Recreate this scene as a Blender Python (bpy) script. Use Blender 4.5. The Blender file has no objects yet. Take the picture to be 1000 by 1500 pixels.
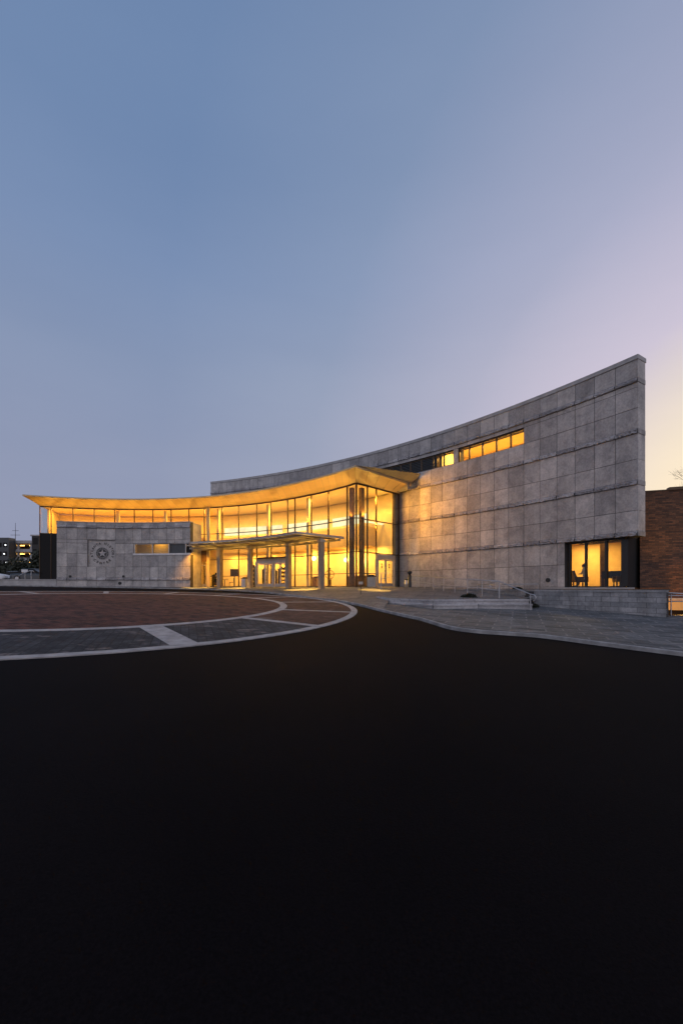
import bpy, math, random
from mathutils import Vector, Matrix
random.seed(7)
R_ = math.radians
S = bpy.context.scene
COL = S.collection

# ------------------------------------------------------------------ helpers
ORG = {}

def tag(o, label=None, cat=None, group=None, kind=None):
    if label: o['label'] = label
    if cat: o['category'] = cat
    if group: o['group'] = group
    if kind: o['kind'] = kind
    return o

def thing(name, label, cat, loc=(0, 0, 0), group=None, kind=None):
    o = bpy.data.objects.new(name, None)
    COL.objects.link(o)
    o.location = loc
    o.empty_display_size = 0.3
    ORG[o] = Vector(loc)
    return tag(o, label, cat, group, kind)

def copy_tree(o, parent=None):
    c = o.copy(); COL.objects.link(c)
    if parent: c.parent = parent
    for ch in [x for x in bpy.data.objects if x.parent == o]:
        copy_tree(ch, c)
    return c

class MB:
    def __init__(s):
        s.v = []; s.f = []; s.t = []
    def add(s, vs, fs, tone=0.5):
        b = len(s.v)
        s.v += [tuple(v) for v in vs]
        s.f += [tuple(b + i for i in f) for f in fs]
        s.t += [tone] * len(fs)
    def hexa(s, p, tone=0.5):           # p: 4 bottom + 4 top, both counter-clockwise
        s.add(p, [(3, 2, 1, 0), (4, 5, 6, 7), (0, 1, 5, 4), (1, 2, 6, 5), (2, 3, 7, 6), (3, 0, 4, 7)], tone)
    def box(s, x0, x1, y0, y1, z0, z1, tone=0.5):
        s.hexa([(x0, y0, z0), (x1, y0, z0), (x1, y1, z0), (x0, y1, z0),
                (x0, y0, z1), (x1, y0, z1), (x1, y1, z1), (x0, y1, z1)], tone)
    def bar(s, p, q, w, h, tone=0.5):   # horizontal-ish rectangular bar, w across, h tall
        p = Vector(p); q = Vector(q); d = (q - p)
        n = Vector((-d.y, d.x, 0))
        n = n.normalized() * w / 2 if n.length > 1e-6 else Vector((w / 2, 0, 0))
        u = Vector((0, 0, h / 2))
        s.hexa([p - n - u, q - n - u, q + n - u, p + n - u, p - n + u, q - n + u, q + n + u, p + n + u], tone)
    def post(s, x, y, z0, z1, w, d, ang=0, tone=0.5):   # vertical rectangular post
        c, n = math.cos(R_(ang)), math.sin(R_(ang))
        pts = [(x + c * a - n * b, y + n * a + c * b) for a, b in ((-w/2, -d/2), (w/2, -d/2), (w/2, d/2), (-w/2, d/2))]
        s.hexa([(a, b, z0) for a, b in pts] + [(a, b, z1) for a, b in pts], tone)
    def arc(s, c, r0, r1, a0, a1, z0, z1, n=8, tone=0.5, z0b=None, z1b=None):
        """Solid arc; z0b/z1b give the heights at radius r1."""
        z0b = z0 if z0b is None else z0b; z1b = z1 if z1b is None else z1b
        vs = []; fs = []
        for i in range(n + 1):
            a = R_(a0 + (a1 - a0) * i / n); ca, sa = math.cos(a), math.sin(a)
            vs += [(c[0] + r0 * ca, c[1] + r0 * sa, z0), (c[0] + r1 * ca, c[1] + r1 * sa, z0b),
                   (c[0] + r1 * ca, c[1] + r1 * sa, z1b), (c[0] + r0 * ca, c[1] + r0 * sa, z1)]
        for i in range(n):
            b = 4 * i
            for k in range(4):
                fs.append((b + k, b + (k + 1) % 4, b + 4 + (k + 1) % 4, b + 4 + k))
        fs.append((3, 2, 1, 0)); fs.append(tuple(4 * n + k for k in range(4)))
        s.add(vs, fs, tone)
    def tube(s, pts, r, n=8, tone=0.5, r1=None):
        pts = [Vector(p) for p in pts]; r1 = r if r1 is None else r1
        rings = []
        m = len(pts)
        for i, p in enumerate(pts):
            d = (pts[min(i + 1, m - 1)] - pts[max(i - 1, 0)]).normalized()
            a = Vector((0, 0, 1)) if abs(d.z) < 0.9 else Vector((1, 0, 0))
            u = d.cross(a).normalized(); w = d.cross(u).normalized()
            rr = r + (r1 - r) * i / max(1, m - 1)
            rings.append([p + (u * math.cos(2 * math.pi * k / n) + w * math.sin(2 * math.pi * k / n)) * rr for k in range(n)])
        vs = [v for g in rings for v in g]; fs = []
        for i in range(m - 1):
            for k in range(n):
                fs.append((i*n + k, i*n + (k+1) % n, (i+1)*n + (k+1) % n, (i+1)*n + k))
        fs.append(tuple(range(n - 1, -1, -1))); fs.append(tuple((m-1)*n + k for k in range(n)))
        s.add(vs, fs, tone)
    def lathe(s, x, y, prof, n=16, tone=0.5):           # prof: [(r, z)]
        vs = []; fs = []; m = len(prof)
        for r, z in prof:
            vs += [(x + r * math.cos(2*math.pi*k/n), y + r * math.sin(2*math.pi*k/n), z) for k in range(n)]
        for i in range(m - 1):
            for k in range(n):
                fs.append((i*n + k, i*n + (k+1) % n, (i+1)*n + (k+1) % n, (i+1)*n + k))
        fs.append(tuple(range(n - 1, -1, -1))); fs.append(tuple((m-1)*n + k for k in range(n)))
        s.add(vs, fs, tone)
    def ball(s, c, r, n=12, sx=1, sy=1, sz=1, tone=0.5):
        vs = []; fs = []; m = n // 2
        for i in range(m + 1):
            t = math.pi * i / m
            vs += [(c[0] + sx*r*math.sin(t)*math.cos(2*math.pi*k/n), c[1] + sy*r*math.sin(t)*math.sin(2*math.pi*k/n), c[2] - sz*r*math.cos(t)) for k in range(n)]
        for i in range(m):
            for k in range(n):
                fs.append((i*n + k, i*n + (k+1) % n, (i+1)*n + (k+1) % n, (i+1)*n + k))
        s.add(vs, fs, tone)
    def build(s, name, mat, parent=None, smooth=False, origin=None):
        if parent is not None: org = ORG[parent]
        elif origin is not None: org = Vector(origin)
        else:
            xs = [v[0] for v in s.v]; ys = [v[1] for v in s.v]; zs = [v[2] for v in s.v]
            org = Vector(((min(xs)+max(xs))/2, (min(ys)+max(ys))/2, min(zs)))
        me = bpy.data.meshes.new(name)
        me.from_pydata([(v[0]-org.x, v[1]-org.y, v[2]-org.z) for v in s.v], [], s.f)
        at = me.attributes.new('tone', 'FLOAT', 'FACE')
        at.data.foreach_set('value', s.t)
        me.materials.append(mat)
        if smooth:
            me.polygons.foreach_set('use_smooth', [True] * len(me.polygons))
        me.update()
        import bmesh
        bm = bmesh.new(); bm.from_mesh(me)
        if len(bm.faces) < 60000: bmesh.ops.recalc_face_normals(bm, faces=bm.faces)
        bm.to_mesh(me); bm.free()
        o = bpy.data.objects.new(name, me)
        COL.objects.link(o)
        if parent is not None: o.parent = parent
        else: o.location = org
        ORG[o] = org
        return o

def P(c, r, a, z=0.0):
    return Vector((c[0] + r * math.cos(R_(a)), c[1] + r * math.sin(R_(a)), z))

# ------------------------------------------------------------------ materials
def nmat(name):
    m = bpy.data.materials.new(name); m.use_nodes = True
    nt = m.node_tree
    return m, nt, nt.nodes['Principled BSDF']

def N(nt, typ, **kw):
    n = nt.nodes.new(typ)
    for k, v in kw.items(): setattr(n, k, v)
    return n

def mixc(nt, fac, a, b, blend='MIX'):
    n = N(nt, 'ShaderNodeMix', data_type='RGBA', blend_type=blend)
    for idx, val in ((0, fac), (6, a), (7, b)):
        if hasattr(val, 'is_output'): nt.links.new(val, n.inputs[idx])
        elif isinstance(val, tuple): n.inputs[idx].default_value = (*val[:3], 1)
        else: n.inputs[idx].default_value = val
    return n.outputs[2]

def ramp(nt, src, stops):
    n = N(nt, 'ShaderNodeValToRGB')
    while len(n.color_ramp.elements) < len(stops): n.color_ramp.elements.new(0.5)
    for e, (p, c) in zip(n.color_ramp.elements, stops):
        e.position = p; e.color = (*c, 1) if len(c) == 3 else c
    nt.links.new(src, n.inputs[0])
    return n.outputs[0]

def noise(nt, scale, detail=4, rough=0.55, vec=None, dist=0.0):
    if vec is None:
        vec = N(nt, 'ShaderNodeTexCoord').outputs['Object']
    n = N(nt, 'ShaderNodeTexNoise')
    n.inputs['Scale'].default_value = scale; n.inputs['Detail'].default_value = detail
    n.inputs['Roughness'].default_value = rough; n.inputs['Distortion'].default_value = dist
    nt.links.new(vec, n.inputs['Vector'])
    return n.outputs[0]

def bump(nt, b, src, strength=0.3, dist=0.02):
    n = N(nt, 'ShaderNodeBump')
    n.inputs['Strength'].default_value = strength; n.inputs['Distance'].default_value = dist
    nt.links.new(src, n.inputs['Height']); nt.links.new(n.outputs[0], b.inputs['Normal'])

def simple(name, col, rough=0.6, metal=0.0, var=0.12, scale=3.0, bmp=0.0, spec=None):
    m, nt, b = nmat(name)
    lo = tuple(c * (1 - var) for c in col); hi = tuple(min(1, c * (1 + var)) for c in col)
    nz = noise(nt, scale)
    nt.links.new(ramp(nt, nz, [(0.3, lo), (0.7, hi)]), b.inputs['Base Color'])
    b.inputs['Roughness'].default_value = rough; b.inputs['Metallic'].default_value = metal
    if spec is not None: b.inputs['Specular IOR Level'].default_value = spec
    if bmp: bump(nt, b, noise(nt, scale * 12), bmp)
    return m

def stone(name, lo, hi, bmp=0.35, stain=0.35):
    """Panels of cut stone: a tone per panel, cloudy mottling, pits and water stains."""
    m, nt, b = nmat(name)
    at = N(nt, 'ShaderNodeAttribute', attribute_name='tone')
    base = ramp(nt, at.outputs['Fac'], [(0.0, lo), (1.0, hi)])
    n1 = noise(nt, 1.3, 6, 0.65, dist=0.6)
    c = mixc(nt, 0.75, base, ramp(nt, n1, [(0.25, (0.45, 0.46, 0.48)), (0.5, (0.95, 0.94, 0.94)), (0.75, (1.38, 1.34, 1.3))]), 'MULTIPLY')
    n2 = noise(nt, 9.0, 8, 0.75)
    c = mixc(nt, 0.7, c, ramp(nt, n2, [(0.3, (0.6, 0.6, 0.62)), (0.62, (1.2, 1.2, 1.18))]), 'MULTIPLY')
    tc = N(nt, 'ShaderNodeTexCoord'); mp = N(nt, 'ShaderNodeMapping')
    mp.inputs['Scale'].default_value = (1.6, 1.6, 0.22)
    nt.links.new(tc.outputs['Object'], mp.inputs[0])
    n3 = noise(nt, 1.0, 5, 0.6, mp.outputs[0])
    st = ramp(nt, n3, [(0.42, (0.62, 0.6, 0.58)), (0.56, (1, 1, 1))])
    c = mixc(nt, stain, c, st, 'MULTIPLY')
    nt.links.new(c, b.inputs['Base Color'])
    b.inputs['Roughness'].default_value = 0.8
    bump(nt, b, n2, bmp, 0.03)
    return m

M = {}
M['stone'] = stone('granite_panels', (0.325, 0.308, 0.303), (0.515, 0.487, 0.47))
M['rough'] = stone('split_stone', (0.27, 0.26, 0.27), (0.45, 0.43, 0.43), 1.0, 0.5)
M['joint'] = simple('stone_joint', (0.045, 0.042, 0.042), 0.9)
M['cap'] = simple('cast_stone_cap', (0.36, 0.345, 0.34), 0.75, var=0.2, scale=2, bmp=0.15)
M['kerbstone'] = simple('kerb_stone', (0.24, 0.235, 0.235), 0.85, var=0.35, scale=3, bmp=0.2)
M['block'] = stone('concrete_block', (0.22, 0.225, 0.235), (0.34, 0.335, 0.34), 0.3, 0.55)
M['concrete'] = simple('pale_concrete', (0.32, 0.30, 0.29), 0.85, var=0.3, scale=4, bmp=0.2)
M['step'] = stone('step_concrete', (0.36, 0.35, 0.36), (0.52, 0.50, 0.5), 0.2, 0.4)
M['mullion'] = simple('bronze_metal', (0.085, 0.055, 0.032), 0.4, 0.6)
M['alu'] = simple('brushed_aluminium', (0.50, 0.49, 0.49), 0.4, 0.7)
M['paintgrey'] = simple('grey_painted_steel', (0.42, 0.385, 0.345), 0.5, 0.0)
M['bronze'] = simple('bronze_paint', (0.31, 0.245, 0.18), 0.5, 0.2)
M['galv'] = simple('galvanised_rail', (0.42, 0.42, 0.43), 0.42, 0.8)
M['dark'] = simple('black_metal', (0.012, 0.012, 0.013), 0.45)
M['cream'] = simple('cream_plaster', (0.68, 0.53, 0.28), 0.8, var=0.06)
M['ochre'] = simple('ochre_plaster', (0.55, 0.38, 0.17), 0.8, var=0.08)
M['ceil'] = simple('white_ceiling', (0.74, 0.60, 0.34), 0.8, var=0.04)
M['floor'] = simple('terrazzo_floor', (0.42, 0.36, 0.27), 0.25, var=0.15, scale=8)
M['wood'] = simple('brown_wood', (0.16, 0.09, 0.04), 0.45, var=0.3, scale=5)
M['leather'] = simple('brown_leather', (0.09, 0.05, 0.03), 0.5)
M['roofing'] = simple('grey_roofing', (0.25, 0.25, 0.26), 0.7)
M['soil'] = simple('brown_mulch', (0.045, 0.03, 0.022), 1.0, var=0.5, scale=6, bmp=0.8)
M['louver'] = simple('grey_louvre', (0.06, 0.065, 0.07), 0.45, 0.3)
M['letter'] = simple('dark_letters', (0.035, 0.033, 0.033), 0.5)
M['fabric'] = simple('dark_cloth', (0.03, 0.028, 0.03), 0.9)
M['shirt'] = simple('pale_cloth', (0.5, 0.42, 0.3), 0.9)
M['skin'] = simple('skin', (0.42, 0.25, 0.17), 0.6)
M['hair'] = simple('dark_hair', (0.02, 0.014, 0.01), 0.6)
M['rubber'] = simple('rubber', (0.015, 0.015, 0.016), 0.8)
M['carwhite'] = simple('white_car_paint', (0.7, 0.7, 0.7), 0.2, var=0.02)
M['cardark'] = simple('dark_car_paint', (0.035, 0.04, 0.045), 0.18, var=0.05)
M['carsilver'] = simple('silver_car_paint', (0.32, 0.33, 0.34), 0.25, 0.5, var=0.05)
M['bark'] = simple('bark', (0.06, 0.045, 0.035), 0.95, var=0.3, scale=8, bmp=0.5)

def mk_soffit():
    m, nt, b = nmat('painted_soffit_panels')
    at = N(nt, 'ShaderNodeAttribute', attribute_name='tone')
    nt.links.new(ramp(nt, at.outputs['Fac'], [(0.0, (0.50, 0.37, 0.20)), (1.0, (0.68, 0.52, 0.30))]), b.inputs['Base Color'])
    b.inputs['Roughness'].default_value = 0.42
    return m
M['soffit'] = mk_soffit()

def mk_glass(name, tint=(0.96, 0.97, 0.97), refl=1.0):
    m = bpy.data.materials.new(name); m.use_nodes = True
    nt = m.node_tree; nt.nodes.clear()
    out = N(nt, 'ShaderNodeOutputMaterial'); mx = N(nt, 'ShaderNodeMixShader')
    tr = N(nt, 'ShaderNodeBsdfTransparent'); gl = N(nt, 'ShaderNodeBsdfGlossy'); lw = N(nt, 'ShaderNodeLayerWeight')
    tr.inputs[0].default_value = (*tint, 1)
    gl.inputs['Roughness'].default_value = 0.02
    gl.inputs[0].default_value = (refl, refl, refl, 1)
    lw.inputs[0].default_value = 0.5
    pw = N(nt, 'ShaderNodeMath', operation='POWER'); pw.inputs[1].default_value = 4.0
    ml = N(nt, 'ShaderNodeMath', operation='MULTIPLY_ADD'); ml.inputs[1].default_value = 0.35; ml.inputs[2].default_value = 0.010
    nt.links.new(lw.outputs['Facing'], pw.inputs[0]); nt.links.new(pw.outputs[0], ml.inputs[0])
    nt.links.new(ml.outputs[0], mx.inputs[0]); nt.links.new(tr.outputs[0], mx.inputs[1])
    nt.links.new(gl.outputs[0], mx.inputs[2]); nt.links.new(mx.outputs[0], out.inputs[0])
    return m
M['glass'] = mk_glass('clear_glass')
M['tintglass'] = mk_glass('smoked_glass', (0.22, 0.23, 0.24))

def mk_spandrel():
    m, nt, b = nmat('black_spandrel_glass')
    b.inputs['Base Color'].default_value = (0.006, 0.006, 0.007, 1)
    b.inputs['Roughness'].default_value = 0.06; b.inputs['Specular IOR Level'].default_value = 0.12
    return m
M['blackglass'] = mk_spandrel()

def emit(name, col, s):
    m = bpy.data.materials.new(name); m.use_nodes = True
    nt = m.node_tree; nt.nodes.clear()
    out = N(nt, 'ShaderNodeOutputMaterial'); e = N(nt, 'ShaderNodeEmission')
    nz = noise(nt, 0.9, 3)
    nt.links.new(ramp(nt, nz, [(0.3, tuple(c * 0.75 for c in col)), (0.7, tuple(min(1, c * 1.1) for c in col))]), e.inputs[0])
    e.inputs[1].default_value = s
    nt.links.new(e.outputs[0], out.inputs[0])
    return m
M['cove'] = emit('lit_cove', (1.0, 0.78, 0.42), 1.5)
M['lamp'] = emit('lit_lamp', (1.0, 0.72, 0.30), 9.0)
M['garagelamp'] = emit('lit_garage_lamp', (1.0, 0.5, 0.12), 9.0)
M['whitelamp'] = emit('lit_white_lamp', (0.9, 0.95, 1.0), 3.0)

def bricks(name, c1, c2, mortar, bw, bh, axes='XZ', rough=0.85, msize=0.012, bmp=0.4, patch=None, spec=0.5, rot=0.0):
    m, nt, b = nmat(name)
    tc = N(nt, 'ShaderNodeTexCoord')
    sep = N(nt, 'ShaderNodeSeparateXYZ'); cmb = N(nt, 'ShaderNodeCombineXYZ')
    mp = N(nt, 'ShaderNodeMapping'); mp.inputs['Rotation'].default_value = (0, 0, rot)
    nt.links.new(tc.outputs['Object'], mp.inputs[0]); nt.links.new(mp.outputs[0], sep.inputs[0])
    nt.links.new(sep.outputs[axes[0]], cmb.inputs[0]); nt.links.new(sep.outputs[axes[1]], cmb.inputs[1])
    br = N(nt, 'ShaderNodeTexBrick')
    br.inputs['Color1'].default_value = (*c1, 1); br.inputs['Color2'].default_value = (*c2, 1)
    br.inputs['Mortar'].default_value = (*mortar, 1)
    br.inputs['Scale'].default_value = 1.0; br.inputs['Mortar Size'].default_value = msize
    br.inputs['Mortar Smooth'].default_value = 0.2
    br.inputs['Brick Width'].default_value = bw; br.inputs['Row Height'].default_value = bh
    nt.links.new(cmb.outputs[0], br.inputs[0])
    n1 = noise(nt, 0.7, 6, 0.65)
    c = mixc(nt, 0.8, br.outputs[0], ramp(nt, n1, [(0.3, (0.62, 0.62, 0.62)), (0.7, (1.3, 1.3, 1.3))]), 'MULTIPLY')
    n2 = noise(nt, 14, 3)
    c = mixc(nt, 0.6, c, ramp(nt, n2, [(0.3, (0.6, 0.6, 0.6)), (0.7, (1.35, 1.35, 1.35))]), 'MULTIPLY')
    n4 = noise(nt, 3.2, 5, 0.8)
    if axes == 'XY': c = mixc(nt, 0.75, c, ramp(nt, n4, [(0.32, (0.45, 0.45, 0.45)), (0.55, (1, 1, 1)), (0.72, (1.7, 1.65, 1.6))]), 'MULTIPLY')
    if patch:
        mp2 = N(nt, 'ShaderNodeMapping'); mp2.inputs['Scale'].default_value = patch[2]
        nt.links.new(tc.outputs['Object'], mp2.inputs[0])
        n3 = noise(nt, 1.0, 5, 0.7, mp2.outputs[0])
        f = ramp(nt, n3, [(patch[1], (0, 0, 0)), (patch[1] + 0.1, (1, 1, 1))])
        c = mixc(nt, f, c, mixc(nt, 0.75, c, patch[0]))
    nt.links.new(c, b.inputs['Base Color'])
    b.inputs['Roughness'].default_value = rough
    b.inputs['Specular IOR Level'].default_value = spec
    inv = N(nt, 'ShaderNodeMath', operation='SUBTRACT'); inv.inputs[0].default_value = 1.0
    nt.links.new(br.outputs['Fac'], inv.inputs[1])
    bump(nt, b, inv.outputs[0], bmp, 0.01)
    return m
M['brickwall'] = bricks('brown_brick_wall', (0.055, 0.026, 0.017), (0.19, 0.082, 0.042), (0.06, 0.045, 0.036), 0.29, 0.085)
M['redpave'] = bricks('red_brick_paving', (0.032, 0.012, 0.011), (0.125, 0.043, 0.033), (0.080, 0.058, 0.05), 0.36, 0.18, 'XY', 0.9, 0.012, 0.5, ((0.16, 0.13, 0.12), 0.62, (0.35, 1.6, 1)), 0.2, 0.5)
M['brownpave'] = bricks('brown_brick_paving', (0.07, 0.032, 0.024), (0.12, 0.055, 0.04), (0.06, 0.05, 0.045), 0.36, 0.18, 'XY', 0.9, 0.012, 0.5, ((0.18, 0.15, 0.13), 0.58, (0.8, 1.2, 1)), 0.2, 0.9)
M['greypave'] = bricks('charcoal_brick_paving', (0.035, 0.036, 0.04), (0.06, 0.06, 0.066), (0.028, 0.028, 0.03), 0.36, 0.18, 'XY', 0.9, 0.012, 0.5, ((0.32, 0.26, 0.235), 0.565, (0.9, 2.2, 1)), 0.2, 1.2)
M['plaza'] = bricks('grey_stone_paving', (0.05, 0.058, 0.065), (0.125, 0.13, 0.135), (0.19, 0.188, 0.185), 0.9, 0.45, 'XY', 0.7, 0.024, 0.4, ((0.26, 0.25, 0.25), 0.58, (0.5, 2.5, 1)), 0.3, 0.42)
M['walk'] = bricks('grey_slab_walk', (0.095, 0.097, 0.10), (0.155, 0.152, 0.15), (0.05, 0.05, 0.05), 1.5, 1.5, 'XY', 0.75, 0.02, 0.3, ((0.26, 0.25, 0.24), 0.6, (0.6, 1.2, 1)), 0.3, 0.3)

def mk_asphalt():
    m, nt, b = nmat('asphalt')
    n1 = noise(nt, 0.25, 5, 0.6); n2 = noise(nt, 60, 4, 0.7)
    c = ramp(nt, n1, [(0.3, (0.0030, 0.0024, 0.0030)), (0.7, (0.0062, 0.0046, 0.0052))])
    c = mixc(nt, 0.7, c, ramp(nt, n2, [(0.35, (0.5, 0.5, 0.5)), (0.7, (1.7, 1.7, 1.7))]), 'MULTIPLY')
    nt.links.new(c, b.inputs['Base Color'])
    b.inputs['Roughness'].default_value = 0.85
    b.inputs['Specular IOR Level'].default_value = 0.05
    bump(nt, b, n2, 0.4, 0.01)
    return m
M['asphalt'] = mk_asphalt()

def mk_leaf(name, c):
    m, nt, b = nmat(name)
    at = N(nt, 'ShaderNodeAttribute', attribute_name='tone')
    nt.links.new(ramp(nt, at.outputs['Fac'], [(0, tuple(x * 0.6 for x in c)), (1, tuple(x * 1.5 for x in c))]), b.inputs['Base Color'])
    b.inputs['Roughness'].default_value = 0.7
    return m
M['leaf'] = mk_leaf('dark_foliage', (0.03, 0.035, 0.02))
M['terrain'] = simple('dry_ground', (0.05, 0.05, 0.04), 0.95, var=0.3, scale=0.3)

# ------------------------------------------------------------------ ground
GK = (-1.7855, 0.7077, -0.3894, -0.0891, 0.072, 0.01)
def G(x, y):
    x = max(-28, min(24, x)); y = max(-4, min(40, y))
    return GK[0] + GK[1]*y/10 + GK[2]*x/10 + GK[3]*y*y/100 + GK[4]*x*y/100 + GK[5]*x*x/100

def sheet(mb, xs, ys, fz, tone=0.5):
    nx, ny = len(xs), len(ys)
    mb.add([(x, y, fz(x, y)) for y in ys for x in xs],
           [(j*nx + i, j*nx + i + 1, (j+1)*nx + i + 1, (j+1)*nx + i) for j in range(ny-1) for i in range(nx-1)], tone)

mb = MB(); sheet(mb, [i * 1.5 - 75 for i in range(101)], [j * 1.5 - 45 for j in range(57)], G)
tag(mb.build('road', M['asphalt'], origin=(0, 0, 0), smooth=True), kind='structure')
mb = MB(); sheet(mb, [-1500 + 100 * i for i in range(31)], [-1500 + 100 * i for i in range(31)], lambda x, y: -6.0)
tag(mb.build('terrain', M['terrain'], origin=(0, 0, 0)), kind='structure')
mb = MB(); sheet(mb, [-160 + 6 * i for i in range(23)], [37.3 + 6 * j for j in range(20)], lambda x, y: 0.62)
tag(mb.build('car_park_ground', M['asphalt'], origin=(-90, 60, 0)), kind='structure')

# round island with brick sectors between pale bands
CI = (-9.26, 15.5)
isl = thing('island_paving', 'round brick paved island with pale concrete rings and spokes in the drive', 'paving',
            (CI[0], CI[1], G(*CI)), kind='structure')
def polar(mb, r0, r1, a0, a1, dz, nr, na, tone=0.5):
    vs = []; fs = []
    for i in range(nr + 1):
        r = r0 + (r1 - r0) * i / nr
        for j in range(na + 1):
            p = P(CI, r, a0 + (a1 - a0) * j / na); vs.append((p.x, p.y, G(p.x, p.y) + dz))
    for i in range(nr):
        for j in range(na):
            b = i * (na + 1) + j; fs.append((b, b + 1, b + na + 2, b + na + 1))
    mb.add(vs, fs, tone)
def slab_ring(mb, r0, r1, a0, a1, dz, na):
    vs = []; fs = []
    for j in range(na + 1):
        a = a0 + (a1 - a0) * j / na
        for r, d in ((r0, -0.05), (r0, dz), (r1, dz), (r1, -0.05)):
            p = P(CI, r, a); vs.append((p.x, p.y, G(p.x, p.y) + d))
    for j in range(na):
        for k in range(3):
            b = 4 * j + k; fs.append((b, b + 1, b + 5, b + 4))
    mb.add(vs, fs)
mb = MB(); polar(mb, 0.02, 6.8, 0, 360, 0.012, 10, 90); mb.build('brick_disc', M['redpave'], isl, True)
SP = [-110, -50.8, -27.5, -4.5, 23.7, 47.9, 72, 96, 120, 144, 168, 192, 216, 250]
WD = [.3, .55, .3, .28, .26, .26, .26, .26, .26, .26, .26, .26, .26, .3]
for i in range(len(SP) - 1):
    mb = MB(); polar(mb, 7.05, 9.65, SP[i], SP[i+1], 0.012, 4, 14)
    mat = M['greypave'] if i in (0, 1) else M['brownpave']
    mb.build('brick_sector', mat, isl, True)
for a, w in zip(SP[:-1], WD):
    mb = MB()
    d = P((0, 0), 1, a); n = Vector((-d.y, d.x, 0)) * w / 2
    q = []
    for k in range(7):
        r = 7.0 + 2.66 * k / 6
        for s_ in (-1, 1):
            p = Vector((CI[0], CI[1], 0)) + d * r + n * s_; q.append((p.x, p.y, G(p.x, p.y) + 0.018))
    mb.add(q, [(2*k, 2*k+1, 2*k+3, 2*k+2) for k in range(6)])
    mb.build('concrete_spoke', M['concrete'], isl)
mb = MB(); slab_ring(mb, 6.80, 7.08, 0, 360, 0.02, 120); mb.build('inner_ring', M['concrete'], isl)
mb = MB(); slab_ring(mb, 9.63, 9.87, 0, 360, 0.02, 160); mb.build('outer_ring', M['concrete'], isl)

# kerb line round the drive, from far left to near right
def smooth_line(pts, n=6):
    out = []
    for i in range(len(pts) - 1):
        p0 = pts[max(i-1, 0)]; p1 = pts[i]; p2 = pts[i+1]; p3 = pts[min(i+2, len(pts)-1)]
        for k in range(n):
            t = k / n
            out.append(tuple(0.5 * (2*p1[j] + (p2[j]-p0[j])*t + (2*p0[j]-5*p1[j]+4*p2[j]-p3[j])*t*t + (3*p1[j]-p0[j]-3*p2[j]+p3[j])*t**3) for j in range(2)))
    out.append(pts[-1])
    return out
KA = smooth_line([(-40, 34.6), (-32, 35.3), (-26, 35.6), (-20, 35.7), (-14, 34.2), (-9.5, 31.6), (-5.6, 27.6), (-2.6, 22.9), (-0.41, 19.98), (0.72, 17.54), (1.48, 15.43)])
KB = smooth_line([(1.48, 15.43), (2.17, 13.75), (2.5, 13.1), (2.75, 12.2), (3.05, 11.2), (3.55, 10.72), (4.27, 10.5), (5.0, 10.3), (5.5, 9.95), (5.95, 9.55), (7.28, 8.49), (10, 6.6), (16, 3)])
def kerb(mb, line, w=0.16, up=0.10):
    vs = []
    for i, p in enumerate(line):
        a = line[max(i-1, 0)]; b = line[min(i+1, len(line)-1)]
        d = Vector((b[0]-a[0], b[1]-a[1])).normalized(); n = Vector((-d.y, d.x))   # towards the building (left of travel)
        g = G(p[0], p[1])
        for o, z in ((0, -0.1), (0.0, up - 0.015), (0.02, up), (w, up), (w, -0.1)):
            vs.append((p[0] + n.x*o, p[1] + n.y*o, g + z))
    m = 5
    mb.add(vs, [(i*m + k, i*m + k + 1, (i+1)*m + k + 1, (i+1)*m + k) for i in range(len(line)-1) for k in range(m-1)])
mb = MB(); kerb(mb, KA + KB[1:], 0.10); tag(mb.build('kerb', M['kerbstone'], origin=(0, 20, -1)), kind='structure')

# plaza in front of the building: lofted between kerb and facade
CG = (-19.6, 13.0)        # centre of the glass facade and lobby wall
CW = (-33.45, -8.19)      # centre of the tall stone wall
RW = 56.3
def lerp(a, b, t): return a + (b - a) * t
def loft(mb, A, B, n, ease=1.0):
    m = len(A)
    vs = []
    for k in range(n + 1):
        t = k / n
        for a, b in zip(A, B):
            vs.append((lerp(a[0], b[0], t), lerp(a[1], b[1], t), lerp(a[2], b[2], 1 - (1 - t) ** ease)))
    mb.add(vs, [(k*m + i, k*m + i + 1, (k+1)*m + i + 1, (k+1)*m + i) for k in range(n) for i in range(m-1)])
def off(line, o):
    r = []
    for i, p in enumerate(line):
        a = line[max(i-1, 0)]; b = line[min(i+1, len(line)-1)]
        d = Vector((b[0]-a[0], b[1]-a[1])).normalized()
        r.append((p[0] - d.y*o, p[1] + d.x*o))
    return r
A = [(x, y, G(x, y) + 0.096) for x, y in off(KA, 0.15)]
B = []
for i in range(len(A)):
    t = i / (len(A) - 1)
    if t < 0.2: p = Vector((lerp(-41, -25.6, t / 0.2), 37.2, 0.1))
    elif t < 0.5:
        a = lerp(104, 77.5, (t - 0.2) / 0.3); p = P(CG, 24.9, a, lerp(0.1, 0.0, (t - 0.2) / 0.3))
    else:
        a = lerp(77.4, 38.2, (t - 0.5) / 0.5); p = P(CG, 26.6, a, 0.02)
    B.append(tuple(p))
B[-1] = (4.9, 33.0, 0.02)
mb = MB(); loft(mb, A, B, 10, 1.25); tag(mb.build('pavement', M['walk'], origin=(0, 20, -1), smooth=True), kind='structure')
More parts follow.
